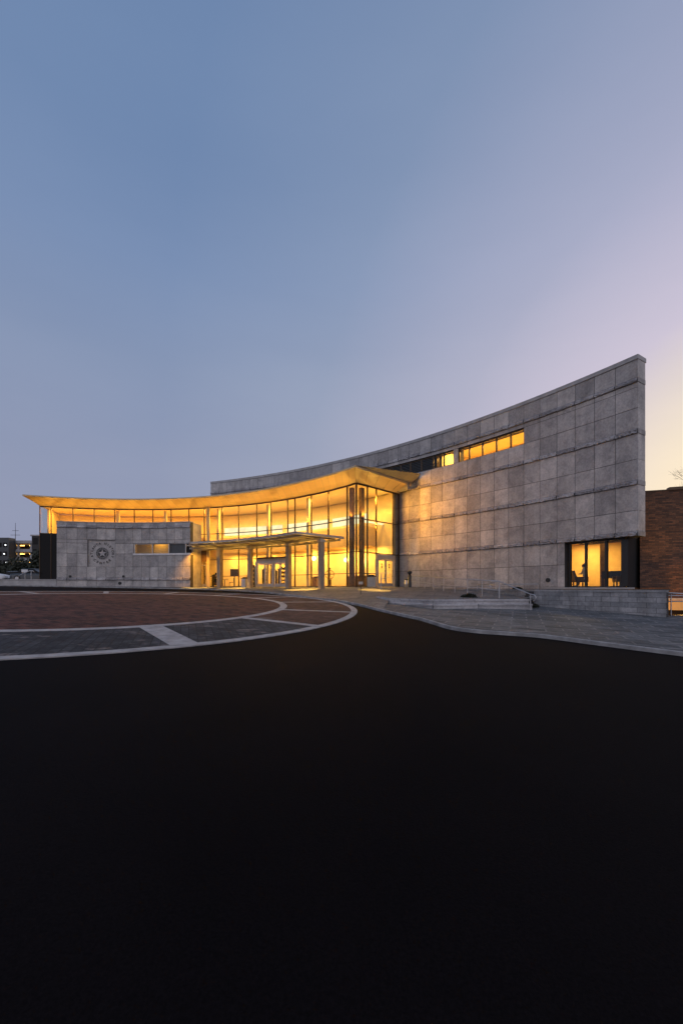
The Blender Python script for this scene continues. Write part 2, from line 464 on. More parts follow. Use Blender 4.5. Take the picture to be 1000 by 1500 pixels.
# lower paving right of the steps
A = [(x, y, G(x, y) + 0.096) for x, y in off(KB, 0.15)]
S0 = smooth_line([(1.9, 19.3), (2.03, 18.83), (3.71, 16.2), (5.79, 16.9), (7.88, 16.9), (9.0, 19.0), (9.82, 17.9), (11.3, 16.5), (12.35, 15.25), (13.5, 15.6), (16, 16.5), (20, 17.0), (24, 17.0)])
def resample(line, n):
    L = [0]
    for a, b in zip(line, line[1:]): L.append(L[-1] + math.dist(a[:2], b[:2]))
    out = []
    for i in range(n):
        s = L[-1] * i / (n - 1); k = max(j for j in range(len(L)) if L[j] <= s + 1e-9); k = min(k, len(line) - 2)
        t = (s - L[k]) / max(1e-9, L[k+1] - L[k]); out.append(tuple(lerp(line[k][j], line[k+1][j], t) for j in range(len(line[k]))))
    return out
Ar = resample(A, 60); Br = resample([(x, y + 0.3, G(x, y) + 0.1) for x, y in S0], 60)
mb = MB(); loft(mb, Ar, Br, 8); tag(mb.build('lower_pavement', M['plaza'], origin=(6, 14, -1), smooth=True), kind='structure')

# landing and ramp behind the steps
def zr(y): return -0.53 if y < 18.8 else min(0.0, -0.53 + 0.05 * (y - 18.8))
mb = MB()
Ll = [(1.75, 20.2), (2.6, 23), (3.4, 26), (4.3, 29.5), (4.9, 33)]
Rl = [(9.2, 19.2), (8.7, 22.5), (7.7, 25.2), (6.6, 28.6), (5.4, 32.2)]
Fl = [(2.25, 18.95), (3.76, 16.75), (5.75, 17.5), (7.86, 17.55), (9.2, 19.2)]
f5 = resample(Fl, 12); l5 = resample(Ll, 12); r5 = resample(Rl, 12)
rows = []
for k in range(12):
    t = k / 11
    p, q = l5[k], r5[k]
    rows.append([(lerp(p[0], q[0], i/11), lerp(p[1], q[1], i/11)) for i in range(12)])
rows = [f5] + rows
vs = [(x, y, zr(y)) for r in rows for x, y in r]
mb.add(vs, [(k*12 + i, k*12 + i + 1, (k+1)*12 + i + 1, (k+1)*12 + i) for k in range(12) for i in range(11)])
tag(mb.build('landing', M['walk'], origin=(5, 24, -0.6), smooth=False), kind='structure')

mb = MB()
sk = [l5[k] for k in range(11, -1, -1)] + [f5[0], f5[1]]
for a, b in zip(sk, sk[1:]):
    mb.add([(a[0], a[1], zr(a[1]) - 0.6), (b[0], b[1], zr(b[1]) - 0.6), (b[0], b[1], zr(b[1])), (a[0], a[1], zr(a[1]))], [(0, 1, 2, 3)])
tag(mb.build('landing_edge', M['step'], origin=(3, 22, -0.8)), kind='structure')
# steps: two broad treads with a convex corner
st = thing('entrance_steps', 'two broad pale concrete steps below the ramp landing with an angular corner', 'steps', (4, 17, -1))
def step(line, z0, z1, w):
    mb = MB(); o = off(line, w)
    for i in range(len(line) - 1):
        a, b, c, d = line[i], line[i+1], o[i+1], o[i]
        nseg = max(1, int(math.dist(a, b) / 1.25))
        for k in range(nseg):
            t0, t1 = k / nseg + 0.004, (k + 1) / nseg - 0.004
            q = [(lerp(a[0], b[0], t0), lerp(a[1], b[1], t0)), (lerp(a[0], b[0], t1), lerp(a[1], b[1], t1)),
                 (lerp(d[0], c[0], t1), lerp(d[1], c[1], t1)), (lerp(d[0], c[0], t0), lerp(d[1], c[1], t0))]
            v0 = Vector(q[3]) - Vector(q[0]); v0.normalize(); q2 = [tuple(Vector(q[0]) - v0*0.045), tuple(Vector(q[1]) - v0*0.045), q[2], q[3]]
            tn = random.random()
            mb.hexa([(x, y, z0) for x, y in q] + [(x, y, z1 - 0.07) for x, y in q], tn)
            mb.hexa([(x, y, z1 - 0.07) for x, y in q2] + [(x, y, z1) for x, y in q2], tn)
    mb.build('step', M['step'], st)
l1 = [(2.03, 18.83), (3.71, 16.1), (5.79, 16.87), (8.1, 16.9)]
step(l1, -1.3, -0.715, 0.42)
step([(2.3, 18.98), (3.8, 16.52), (5.77, 17.26), (8.15, 17.3)], -1.3, -0.53, 0.5)

# retaining wall of pale blocks
rw = thing('retaining_wall', 'long low wall of grey concrete blocks with a flat cap below the big window', 'wall', (10.5, 17.8, -1.2))
line = resample([(12.40, 15.2), (11.35, 16.55), (9.82, 18.2), (9.05, 19.35), (8.75, 22.3), (7.75, 25.0), (6.6, 28.4), (5.75, 31)], 60)
LEN = [0]
for a, b in zip(line, line[1:]): LEN.append(LEN[-1] + math.dist(a, b))
def at_len(s):
    s = max(0, min(LEN[-1] - 1e-6, s)); k = max(j for j in range(len(LEN)) if LEN[j] <= s); k = min(k, len(line) - 2)
    t = (s - LEN[k]) / (LEN[k+1] - LEN[k]); a, b = line[k], line[k+1]
    d = Vector((b[0]-a[0], b[1]-a[1])).normalized()
    return Vector((lerp(a[0], b[0], t), lerp(a[1], b[1], t))), Vector((d.y, -d.x))   # normal to the right of travel = away from viewer
mb = MB(); bw = 0.62; course = 0.205
core = MB()
for j in range(6):
    z1 = -0.21 - j * course + 0.0; z0 = z1 - course
    s = -bw/2 if j % 2 else 0.0
    while s < LEN[-1]:
        a, n = at_len(s + 0.006); b, n2 = at_len(s + bw - 0.006)
        if (b - a).length > 0.05:
            pr = random.uniform(0, 0.008); z0_, z1_ = z0 + 0.005, z1 - 0.005
            q = [a - n*pr, b - n2*pr, b + n2*0.3, a + n*0.3]
            mb.hexa([(v.x, v.y, z0_) for v in q] + [(v.x, v.y, z1_) for v in q], random.random())
        s += bw
mb.build('block_courses', M['block'], rw)
for i in range(len(line) - 1):
    a, n = at_len(LEN[i]); b, n2 = at_len(LEN[i+1])
    q = [a + n*0.012, b + n2*0.012, b + n2*0.29, a + n*0.29]
    core.hexa([(v.x, v.y, -1.5) for v in q] + [(v.x, v.y, -0.215) for v in q])
core.build('mortar_core', M['joint'], rw)
mb = MB()
k = 0
while k * 1.24 < LEN[-1]:
    a, n = at_len(k * 1.24 + 0.004); b, n2 = at_len((k + 1) * 1.24 - 0.004)
    q = [a - n*0.03, b - n2*0.03, b + n2*0.34, a + n*0.34]
    mb.hexa([(v.x, v.y, -0.21) for v in q] + [(v.x, v.y, -0.12) for v in q], random.random()); k += 1
mb.build('cap', M['block'], rw)

# planting bed between retaining wall and tall wall
mb = MB()
Al = [(p.x, p.y) for p in [at_len(LEN[-1] * i / 30)[0] + at_len(LEN[-1] * i / 30)[1] * 0.3 for i in range(31)]]
Bl = [tuple(P(CW, RW + 0.1, lerp(29.0, 45.4, i / 30)))[:2] for i in range(31)]
loft(mb, [(x, y, -0.17) for x, y in Al], [(x, y, -0.10) for x, y in Bl], 6)
mb.build('planting_bed', M['soil'], origin=(11, 22, -0.2)); tag(bpy.data.objects['planting_bed'], kind='structure')

# ------------------------------------------------------------------ museum building
bld = thing('museum_building', 'low modern museum with a curved stone wall and a glowing glass lobby', 'building', (-8, 34, 0))

def panel_wall(name, c, R, thick, rows, rough_z, parent, mat='stone', seedv=1):
    """rows: list of (z0, z1, [list of joint angles], ...); every list is one solid run split into panels."""
    rnd = random.Random(seedv)
    core = MB(); mb = MB(); bands = []
    for z0, z1, runs in rows:
        rg = MB(); bands.append(rg)
        for js in runs:
            n = max(2, int((js[-1] - js[0]) / 1.0))
            core.arc(c, R, R + thick, js[0], js[-1], z0, z1, n)
            for a0, a1 in zip(js, js[1:]):
                pr = 0.012 + rnd.uniform(0, 0.007); g = 0.0125 / R * 57.3
                zz = z0 + (0.26 if any(abs(z0 - r) < 0.01 for r in rough_z) else 0.0125)
                mb.arc(c, R - pr, R + 0.004, a0 + g, a1 - g, zz, z1 - 0.0125, 2, min(1, max(0, rnd.gauss(0.5, 0.28))))
                if any(abs(z0 - r) < 0.01 for r in rough_z):
                    # split-faced ledge: a fine grid pushed in and out
                    nx, nz = 12, 4; vs = []
                    ph = rnd.uniform(0, 9)
                    for k in range(nz + 1):
                        for i in range(nx + 1):
                            a = R_(lerp(a0 + g, a1 - g, i / nx)); z = z0 + 0.01 + 0.24 * k / nz
                            edge = 0.0 if k == nz else 1.0
                            slope = 0.055 * math.sin(ph + 3.0 * i / nx) * (0.5 - abs(k / nz - 0.5))
                            d = 0.012 + edge * (0.045 + rnd.uniform(-0.035, 0.035) + slope + 0.05 * (1 - k / nz))
                            z += rnd.uniform(-0.012, 0.012) if 0 < k < nz else (rnd.uniform(-0.02, 0.03) if k == 0 else 0)
                            rr = R - max(0.0, d)
                            vs.append((c[0] + rr*math.cos(a), c[1] + rr*math.sin(a), z))
                    b = len(vs)
                    for i in range(nx + 1):       # underside back to the core
                        a = R_(lerp(a0 + g, a1 - g, i / nx)); vs.append((c[0] + R*math.cos(a), c[1] + R*math.sin(a), z0 + 0.005))
                    fs = [(k*(nx+1) + i, k*(nx+1) + i + 1, (k+1)*(nx+1) + i + 1, (k+1)*(nx+1) + i) for k in range(nz) for i in range(nx)]
                    fs += [(b + i, b + i + 1, i + 1, i) for i in range(nx)]
                    rg.add(vs, fs, rnd.random())
    w = core.build(name, M['joint'], parent)
    mb.build('stone_panels', M[mat], w)
    for rg in bands:
        if rg.v: rg.build('split_stone_band', M['rough'], w)
    return w

PW = 1.055
def joints(a0, a1, base=30.4, step=PW):
    js = [a0]; k = math.ceil((a0 - base) / step + 0.12)
    while base + k * step < a1 - 0.12 * step: js.append(base + k * step); k += 1
    return js + [a1]
AE = 70.6
rows = [(-1.6, 0.0, [joints(34.16, AE)]), (0.0, 1.31, [joints(34.16, AE)]), (1.31, 2.62, [joints(34.16, AE)]),
        (2.62, 3.93, [joints(30.4, AE)]), (3.93, 5.24, [joints(30.4, AE)]), (5.24, 6.55, [joints(30.4, AE)]),
        (6.55, 7.86, [joints(30.4, AE)]), (7.86, 9.17, [joints(30.4, AE)]),
        (9.17, 10.22, [joints(30.4, 36.73), [41.7, 42.12], joints(51.6, AE)]),
        (10.22, 10.48, [joints(30.4, AE)]), (10.48, 11.66, [joints(30.4, AE)])]
wall = panel_wall('stone_wall', CW, RW, 0.75, rows, (2.62, 5.24, 7.86, 10.48), bld)
mb = MB()
for a0, a1 in zip(joints(30.36, AE), joints(30.36, AE)[1:]):
    mb.arc(CW, RW - 0.06, RW + 0.82, a0 + 0.006, a1 - 0.006, 11.66, 11.88, 2, random.random())
mb.build('coping', M['cap'], wall)
# end-face panels of the tall wall
ef = MB()
e0 = P(CW, RW - 0.012, 30.4); e1 = P(CW, RW + 0.75, 30.4); dn = Vector((math.sin(R_(30.4)), -math.cos(R_(30.4)), 0))
zz = [2.62, 3.93, 5.24, 6.55, 7.86, 9.17, 10.48, 11.66]
for z0, z1 in zip(zz, zz[1:]):
    lo = 0.26 if z0 in (2.62, 5.24, 7.86, 10.48) else 0.008
    if lo > 0.1:
        q = [e0 + dn*0.035, e1 + dn*0.03, e1 - dn*0.01, e0 - dn*0.01]
        ef.hexa([(v.x, v.y, z0 + 0.01) for v in q] + [(v.x, v.y, z0 + 0.25) for v in q], 0.1)
    q = [e0 + dn*0.015, e1 + dn*0.015, e1 - dn*0.01, e0 - dn*0.01]
    ef.hexa([(v.x, v.y, z0 + lo) for v in q] + [(v.x, v.y, z1 - 0.008) for v in q], random.uniform(0.6, 1))  # paler than the front: sky glow on this end painted into the tone
ef.build('end_face_panels', M['stone'], wall)

# clerestory strip windows high in the tall wall
lit = [36.73, 37.7, 38.74, 39.8, 40.86, 41.7]
lit2 = [42.12, 43.02, 43.55]
dk = [43.62, 44.0, 45.08, 46.14, 47.1, 48.08, 48.4, 49.5, 50.5, 51.6]
for js, mat in ((lit, 'glass'), (lit2, 'glass'), (dk, 'louver')):
    for a0, a1 in zip(js, js[1:]):
        f = MB(); z0, z1 = 9.17, 10.22
        f.arc(CW, RW + 0.10, RW + 0.20, a0, a0 + 0.05, z0, z1, 1); f.arc(CW, RW + 0.10, RW + 0.20, a1 - 0.05, a1, z0, z1, 1)
        f.arc(CW, RW + 0.10, RW + 0.20, a0 + 0.05, a1 - 0.05, z0, z0 + 0.05, 2); f.arc(CW, RW + 0.10, RW + 0.20, a0 + 0.05, a1 - 0.05, z1 - 0.09, z1, 2)
        w = f.build('clerestory_window', M['mullion'], bld)
        g = MB()
        if mat == 'louver':
            for k in range(7):
                g.arc(CW, RW + 0.11, RW + 0.17, a0 + 0.05, a1 - 0.05, z0 + 0.06 + k*0.13, z0 + 0.09 + k*0.13, 2, 0.5, z0 + 0.13 + k*0.13, z0 + 0.16 + k*0.13)
            g.build('louvre', M['louver'], w)
        else:
            g.arc(CW, RW + 0.14, RW + 0.155, a0 + 0.05, a1 - 0.05, z0 + 0.05, z1 - 0.09, 2); g.build('pane', M['glass'], w)
# shallow gallery behind the strip
mb = MB()
mb.arc(CW, RW + 4.5, RW + 4.7, 35.2, 70.6, 5.5, 11.5, 20); mb.arc(CW, RW + 0.76, RW + 4.49, 35.2, 70.6, 10.9, 11.1, 20)
mb.arc(CW, RW + 0.76, RW + 4.49, 35.2, 70.6, 7.9, 8.1, 20); mb.arc(CW, RW + 0.76, RW + 4.49, 43.6, 43.8, 8.1, 10.9, 1)
mb.build('gallery_shell', M['cream'], bld)

# ---- big window in the cut under the right end
a0, a1 = 31.15, 34.08
f = MB(); r0 = RW + 0.28
for a, w in ((33.97, 0.11), (33.08, 0.10), (32.0, 0.12), (30.99, 0.31)):
    d = w / RW * 57.3
    f.arc(CW, r0, r0 + 0.16, a, a + d, 0.05, 2.52, 1)
f.arc(CW, r0 - 0.01, r0 + 0.17, a0, a1, 2.52, 2.61, 4); f.arc(CW, r0 - 0.01, r0 + 0.17, a0, a1, -0.02, 0.05, 4)
bw_ = f.build('window', M['dark'], bld)
for b0, b1 in ((33.18, 33.97), (32.12, 33.08), (31.3, 32.0)):
    g = MB(); g.arc(CW, r0 + 0.06, r0 + 0.075, b0, b1, 0.05, 2.52, 3); g.build('pane', M['glass'], bw_)
g = MB(); g.arc(CW, RW - 0.28, r0 + 0.2, 30.75, 35.4, -0.10, -0.021, 6); g.build('sill', M['cap'], bw_)
# room behind the window: side walls, ceiling, back, floor
mb = MB()
mb.arc(CW, RW + 5.2, RW + 5.4, 30.2, 37.5, -0.1, 3.2, 6)
mb.arc(CW, RW + 0.46, RW + 5.19, 36.6, 36.8, -0.1, 3.2, 2)
mb.build('reading_room_wall', M['ochre'], bld)
mb = MB(); mb.arc(CW, RW + 0.46, RW + 5.19, 31.0, 36.6, 2.95, 3.1, 6); mb.build('reading_room_ceiling', M['ochre'], bld)
mb = MB(); mb.arc(CW, RW + 0.46, RW + 5.19, 31.0, 36.6, -0.2, -0.01, 6); mb.build('reading_room_floor', M['wood'], bld)
mb = MB(); p = P(CW, RW + 3.0, 33.35); mb.post(p.x, p.y, 0, 2.95, 0.3, 0.3, 33); mb.build('column', M['wood'], bld)
mb = MB(); mb.arc(CW, r0 + 0.17, RW + 5.19, 31.0, 31.13, -0.1, 2.61, 2); mb.build('window_return', M['dark'], bld)  # black finish stands in for the shade of the brick recess
mb = MB(); mb.arc(CW, RW + 0.752, RW + 2.4, 31.0, 34.16, 2.62, 2.8, 4); mb.build('overhang_soffit', M['joint'], bld)

# ---- lobby stone wall
RL = 24.4
JL = [76.55 + 1.913 * i for i in range(10)][:9] + [93.77 + 1.953 * i for i in range(7)]
def sub(a, b): return [a] + [j for j in JL if a + 0.3 < j < b - 0.3] + [b]
full = sub(76.55, 105.49)
rows = [(-0.6, 0.64, [full]), (0.64, 1.89, [full]), (1.89, 3.12, [sub(76.55, 93.77), sub(99.5, 105.49)]),
        (3.12, 4.08, [sub(89.77, 93.77), sub(99.5, 105.49)]), (4.08, 4.42, [sub(76.55, 93.77), sub(99.5, 105.49)]),
        (4.42, 5.5, [full]), (5.5, 6.0, [full])]
lob = panel_wall('lobby_wall', CG, RL, 0.4, rows, (0.64, 5.5), bld, seedv=4)
mb = MB(); mb.arc(CG, RL - 0.04, RL + 0.44, 76.5, 105.55, 6.0, 6.07, 24); mb.build('coping', M['cap'], lob)
# ledge of split stone at mid height is broken by the seal; thin
mb = MB()
mb.arc(CG, RL + 0.401, RL + 1.75, 76.55, 77.25, -0.3, 5.98, 1)
mb.build('end_return', M['cap'], lob)
mb = MB(); mb.arc(CG, RL + 0.12, RL + 0.39, 93.78, 99.49, 1.9, 4.41, 6, 0.55); mb.build('seal_panel', M['stone'], lob)
for (u, z) in ((102.9, 0.98), (92.0, 1.0), (92.75, 0.36)):
    v = MB(); c = P(CG, RL - 0.03, u, z); q = P(CG, RL - 0.012, u, z); q2 = P(CG, RL - 0.075, u, z)
    v.tube([q + (q - q2) * 0.3, q2], 0.15 if z < 0.5 else 0.11, 14); v.build('wall_vent', M['dark'], bld)
v = MB(); q = P(CW, RW - 0.01, 35.15, 0.42); q2 = P(CW, RW - 0.09, 35.15, 0.42); v.tube([q, q2], 0.13, 14); v.build('wall_vent', M['dark'], bld)

# seal: disc, star, ring of letters
sa = 96.6; sc = P(CG, RL + 0.12, sa, 3.16)
rt = Vector((math.sin(R_(sa)), -math.cos(R_(sa)), 0)); up = Vector((0, 0, 1)); nn = Vector((-math.cos(R_(sa)), -math.sin(R_(sa)), 0))
def on_seal(x, y, d): return sc + rt * x + up * y + nn * d
def disc(mb, r, d0, d1, n=40, r_in=0.0, tone=0.5):
    vs = []; fs = []
    for k in range(n):
        t = 2 * math.pi * k / n
        for rr, dd in ((r_in, d1), (r, d1), (r, d0)):
            vs.append(on_seal(rr * math.cos(t), rr * math.sin(t), dd))
    for k in range(n):
        b, c = 3 * k, 3 * ((k + 1) % n)
        fs += [(b, c, c + 1, b + 1), (b + 1, c + 1, c + 2, b + 2)]
    mb.add(vs, fs, tone)
mb = MB(); disc(mb, 0.57, 0.0, 0.03); seal = mb.build('seal', M['letter'], bld)
mb = MB(); disc(mb, 0.575, 0.0, 0.045, 40, 0.545); disc(mb, 0.42, 0.02, 0.042, 40, 0.395); mb.build('ring', M['cap'], seal)
for k in range(20):
    mb = MB(); t = 2 * math.pi * k / 20
    vs = [on_seal(0.485*math.cos(t) + 0.032*math.cos(q*math.pi/3), 0.485*math.sin(t) + 0.032*math.sin(q*math.pi/3), 0.04) for q in range(6)]
    mb.add(vs, [tuple(range(6))]); mb.build('stud', M['cap'], seal)
mb = MB(); vs = [on_seal(0, 0, 0.08)]
for k in range(10):
    t = math.pi / 2 + math.pi * k / 5; r = 0.39 if k % 2 == 0 else 0.155
    vs.append(on_seal(r * math.cos(t), r * math.sin(t), 0.035))
mb.add(vs, [(0, 1 + k, 1 + (k + 1) % 10) for k in range(10)]); mb.build('star', M['cap'], seal)

def glyph(ch, size):
    cu = bpy.data.curves.new('glyph', 'FONT'); cu.body = ch; cu.size = size; cu.align_x = 'CENTER'; cu.align_y = 'CENTER'; cu.extrude = 0.0; cu.offset = size * 0.03
    o = bpy.data.objects.new('glyph', cu); COL.objects.link(o)
    dg = bpy.context.evaluated_depsgraph_get(); dg.update()
    me = bpy.data.meshes.new_from_object(o.evaluated_get(dg))
    r = ([tuple(v.co) for v in me.vertices], [tuple(p.vertices) for p in me.polygons])
    bpy.data.objects.remove(o); bpy.data.curves.remove(cu); bpy.data.meshes.remove(me)
    return r
mb = MB(); cache = {}
def put(ch, ang, flip):
    if ch == ' ': return
    if ch not in cache: cache[ch] = glyph(ch, 0.30)
    v, f = cache[ch]
    t = R_(ang); rot = t + (math.pi / 2 if flip else -math.pi / 2)
    c_, s_ = math.cos(rot), math.sin(rot); cx, cy = 0.93 * math.cos(t), 0.93 * math.sin(t)
    mb.add([on_seal(cx + x * c_ - y * s_, cy + x * s_ + y * c_, 0.03) for x, y, z in v], f)
for i, ch in enumerate('ATLANTA HISTORY'): put(ch, 197 - i * 216 / 14, False)
mb.build('lettering', M['letter'], seal); mb = MB()
for i, ch in enumerate('CENTER'): put(ch, 224 + i * 92 / 5, True)
mb.build('lettering', M['letter'], seal)

# ribbon window in the lobby wall
f = MB()
for b0, b1 in ((89.55, 89.77), (85.6, 85.75), (81.75, 81.9), (77.75, 77.9)):
    f.arc(CG, RL + 0.05, RL + 0.3, b0, b1, 3.15, 4.08, 1)
f.arc(CG, RL + 0.1, RL + 0.3, 76.6, 89.77, 4.03, 4.079, 8)
rb = f.build('ribbon_window', M['alu'], bld)
g = MB(); g.arc(CG, RL - 0.07, RL + 0.32, 76.45, 89.9, 2.98, 3.15, 12); g.build('sill', M['alu'], rb)
for b0, b1, mt in ((85.75, 89.55, 'glass'), (81.9, 85.6, 'glass'), (77.9, 81.75, 'louver'), (76.7, 77.75, 'blackglass')):
    g = MB(); g.arc(CG, RL + 0.2, RL + 0.215, b0, b1, 3.15, 4.03, 3); g.build('pane', M[mt], rb)

# ---- curtain wall
RG = 26.4
MU = [110.02, 108.04, 104.08, 100.06, 95.99, 91.92, 87.93, 83.89, 79.8, 76.2, 71.89, 67.89, 63.4, 59.8, 55.6, 53.78, 49.63, 45.32, 40.63, 38.37]
P0 = P(CG, RG, 38.37); P1 = Vector((4.72, 32.88, 0)); dv = P1 - P0
RADT = [0.0, 0.24, 0.44, 0.85, 1.0]
ZT = 7.66
LEV = (0.06, 1.03, 2.62, 5.12, ZT)
def radang(v): return math.degrees(math.atan2(v.y, v.x))
ra = radang(dv)
base_lv = {}
for i, a in enumerate(MU):
    p = P(CG, RG, a); mb = MB(); z0 = -0.1
    mb.post(p.x, p.y, z0, ZT, 0.13, 0.05, a); mb.build('mullion', M['mullion'], bld)
for t in RADT[1:]:
    p = P0 + dv * t; mb = MB(); mb.post(p.x, p.y, -0.1, ZT, 0.05, 0.13, ra); mb.build('mullion', M['mullion'], bld)
NR = dv.normalized(); NQ = Vector((-NR.y, NR.x, 0))
def rad_box(mb, t0, t1, z0, z1, o0, o1):
    a = P0 + dv * t0; b = P0 + dv * t1
    q = [a + NQ*o0, b + NQ*o0, b + NQ*o1, a + NQ*o1]
    mb.hexa([(v.x, v.y, z0) for v in q] + [(v.x, v.y, z1) for v in q])
for z in LEV:
    h = 0.05 if z in (1.03,) else (0.06 if z < 7 else 0.1)
    if z in (1.03, 2.62, 0.06):
        runs = [(38.37, 55.6), (63.4, 76.2)] if z < 2 else [(38.37, 76.2)]
    else: runs = [(38.37, 110.02)]
    for b0, b1 in runs:
        mb = MB(); mb.arc(CG, RG - 0.05, RG + 0.05, b0, b1, z - h/2, z + h/2, int((b1-b0)/1.2)); mb.build('transom', M['mullion'], bld)
    mb = MB(); rad_box(mb, 0, 0.43 if z < 2 else 1.0, z - h/2, z + h/2, -0.05, 0.05); mb.build('transom', M['mullion'], bld)
door_bays = (9, 12, 13)    # bays that hold doors, by index of their left mullion
for i in range(len(MU) - 1):
    a1_, a0_ = MU[i], MU[i+1]
    low = 0.06
    if i in (12, 13): low = 2.62
    if a1_ > 77 and i > 1: low = 5.12       # hidden behind the lobby wall: upper lights only
    if i in (0, 1):
        mb = MB(); mb.arc(CG, RG - 0.008, RG + 0.008, a0_, a1_, 0.06, 5.12, 2); mb.build('spandrel_panel', M['blackglass'], bld)
    elif low < 5:
        mb = MB(); mb.arc(CG, RG - 0.008, RG + 0.008, a0_, a1_, low, 5.12, 3); mb.build('glass_panel', M['glass'], bld)
    mb = MB(); mb.arc(CG, RG - 0.008, RG + 0.008, a0_, a1_, 5.12, ZT, 3); mb.build('glass_panel', M['glass'], bld)
for t0, t1 in zip(RADT, RADT[1:]):
    mb = MB(); rad_box(mb, t0, t1, 2.62 if t0 == 0.44 else 0.06, 5.12, -0.008, 0.008); mb.build('glass_panel', M['glass'], bld)
    mb = MB(); rad_box(mb, t0, t1, 5.12, ZT, -0.008, 0.008); mb.build('glass_panel', M['glass'], bld)
# blank wall under the upper lights behind the lobby wall, and left flank
mb = MB(); mb.arc(CG, RG - 0.1, RG + 0.1, 77.4, 103.9, -0.3, 5.0, 20); mb.build('inner_wall', M['cream'], bld)
ql = P(CG, RG, 110.02)
mb = MB(); mb.arc(CG, RG + 0.01, 30.9, 109.95, 110.05, -0.3, 5.1, 1); mb.build('spandrel_panel', M['blackglass'], bld)
mb = MB(); mb.arc(CG, RG + 0.04, 30.9, 109.98, 110.01, 5.15, ZT, 1); mb.build('glass_panel', M['glass'], bld)

def door_leaf(pa, pb, z1=2.12, frame='alu', handle=True, slots=False):
    """One glazed leaf between two floor points."""
    pa, pb = Vector(pa), Vector(pb); d = (pb - pa); L = d.length; d.normalize(); n = Vector((d.y, -d.x, 0))
    def bx(mb, s0, s1, z0, z1, o):
        q = [pa + d*s0 + n*o, pa + d*s1 + n*o, pa + d*s1 - n*o, pa + d*s0 - n*o]
        mb.hexa([(v.x, v.y, z0) for v in q] + [(v.x, v.y, z1) for v in q])
    mb = MB(); w = 0.075
    bx(mb, 0.01, w, 0.03, z1, 0.03); bx(mb, L - w, L - 0.01, 0.03, z1, 0.03); bx(mb, w, L - w, 0.03, 0.3, 0.03); bx(mb, w, L - w, z1 - 0.1, z1, 0.03)
    leaf = mb.build('door', M[frame], bld)
    mb = MB(); bx(mb, w, L - w, 0.3, z1 - 0.1, 0.008); mb.build('pane', M['glass'], leaf)
    if handle:
        mb = MB(); h = pa + d * (L - 0.16) + n * 0.09
        mb.tube([(h.x, h.y, 0.8), (h.x, h.y, 1.35)], 0.016, 8)
        mb.tube([(h.x, h.y, 0.85), tuple(h - n*0.07 + Vector((0, 0, 0.85)))], 0.012, 6); mb.tube([(h.x, h.y, 1.3), tuple(h - n*0.07 + Vector((0, 0, 1.3)))], 0.012, 6)
        mb.build('handle', M['dark'], leaf)
    if slots:
        for z in (1.5, 1.72):
            mb = MB(); bx(mb, L*0.45, L*0.55, z, z + 0.14, 0.014); mb.build('sticker', M['dark'], leaf)
    return leaf
# main entrance: two pairs of leaves in a pale frame
A63, A59, A55 = 63.25, 58.96, 55.68
RD = RG - 0.12
mb = MB()
for a in (A63, A59, A55): 
    p = P(CG, RD, a); mb.post(p.x, p.y, 0.0, 2.35, 0.2, 0.16, a)
mb.arc(CG, RD - 0.1, RD + 0.1, A55, A63, 2.14, 2.36, 8)
mb.build('door_frame', M['alu'], bld)
for b0, b1 in ((63.05, 61.1), (61.1, 59.16), (58.76, 57.2), (57.2, 55.88)):
    door_leaf(P(CG, RD, b0), P(CG, RD, b1))
mb = MB(); mb.arc(CG, RG - 0.06, RG + 0.06, 55.6, 63.4, 2.55, 2.7, 8); mb.build('door_head', M['mullion'], bld)
mb = MB(); mb.arc(CG, RD - 0.02, RD + 0.02, A55, A63, 2.36, 2.55, 8); mb.build('transom', M['paintgrey'], bld)
# side door next to the lobby wall with a dark light over it
door_leaf(P(CG, RD, 77.1), P(CG, RD, 75.5), 2.15, 'alu')
mb = MB(); mb.arc(CG, RD - 0.04, RD + 0.04, 75.4, 77.2, 2.45, 3.75, 2); mb.build('over_door_panel', M['wood'], bld)
mb = MB(); mb.arc(CG, RD - 0.1, RD + 0.04, 74.7, 75.35, -0.1, ZT, 1); mb.build('column', M['cream'], bld)
# right pair of doors in the radial glass
mb = MB()
for t in (0.435, 0.845):
    p = P0 + dv * t - NQ * 0.1; mb.post(p.x, p.y, 0, 2.5, 0.1, 0.2, ra)
rad_box(mb, 0.435, 0.845, 2.2, 2.55, -0.2, 0.0)
mb.build('door_frame', M['alu'], bld)
ps = [P0 + dv * t - NQ * 0.1 for t in (0.452, 0.64, 0.828)]
door_leaf(ps[0], ps[1], 2.18, 'alu', True, True); door_leaf(ps[1], ps[2], 2.18, 'alu', True, True)

# interior columns by the corner and slim ones along the facade
for x, y in ((0.80, 30.75), (1.56, 30.75)):
    mb = MB(); mb.post(x, y, 0, ZT - 0.02, 0.3, 0.3, 40); mb.build('column', M['wood'], bld)
for a in (73.9, 61.8, 51.9, 96.0, 86.0):
    p = P(CG, RG + 0.75, a); mb = MB(); mb.post(p.x, p.y, 0 if a < 80 else 5, ZT - 0.02, 0.24, 0.24, a); mb.build('column', M['cream'], bld)
p = P0 + dv * 0.9 + NQ * 0.7; mb = MB(); mb.post(p.x, p.y, 0, ZT, 0.24, 0.24, ra); mb.build('column', M['cream'], bld)

mb = MB(); mb.arc(CG, 27.7, 30.65, 109.3, 109.6, 5.0, ZT, 1); mb.build('flank_wall', M['cream'], bld)
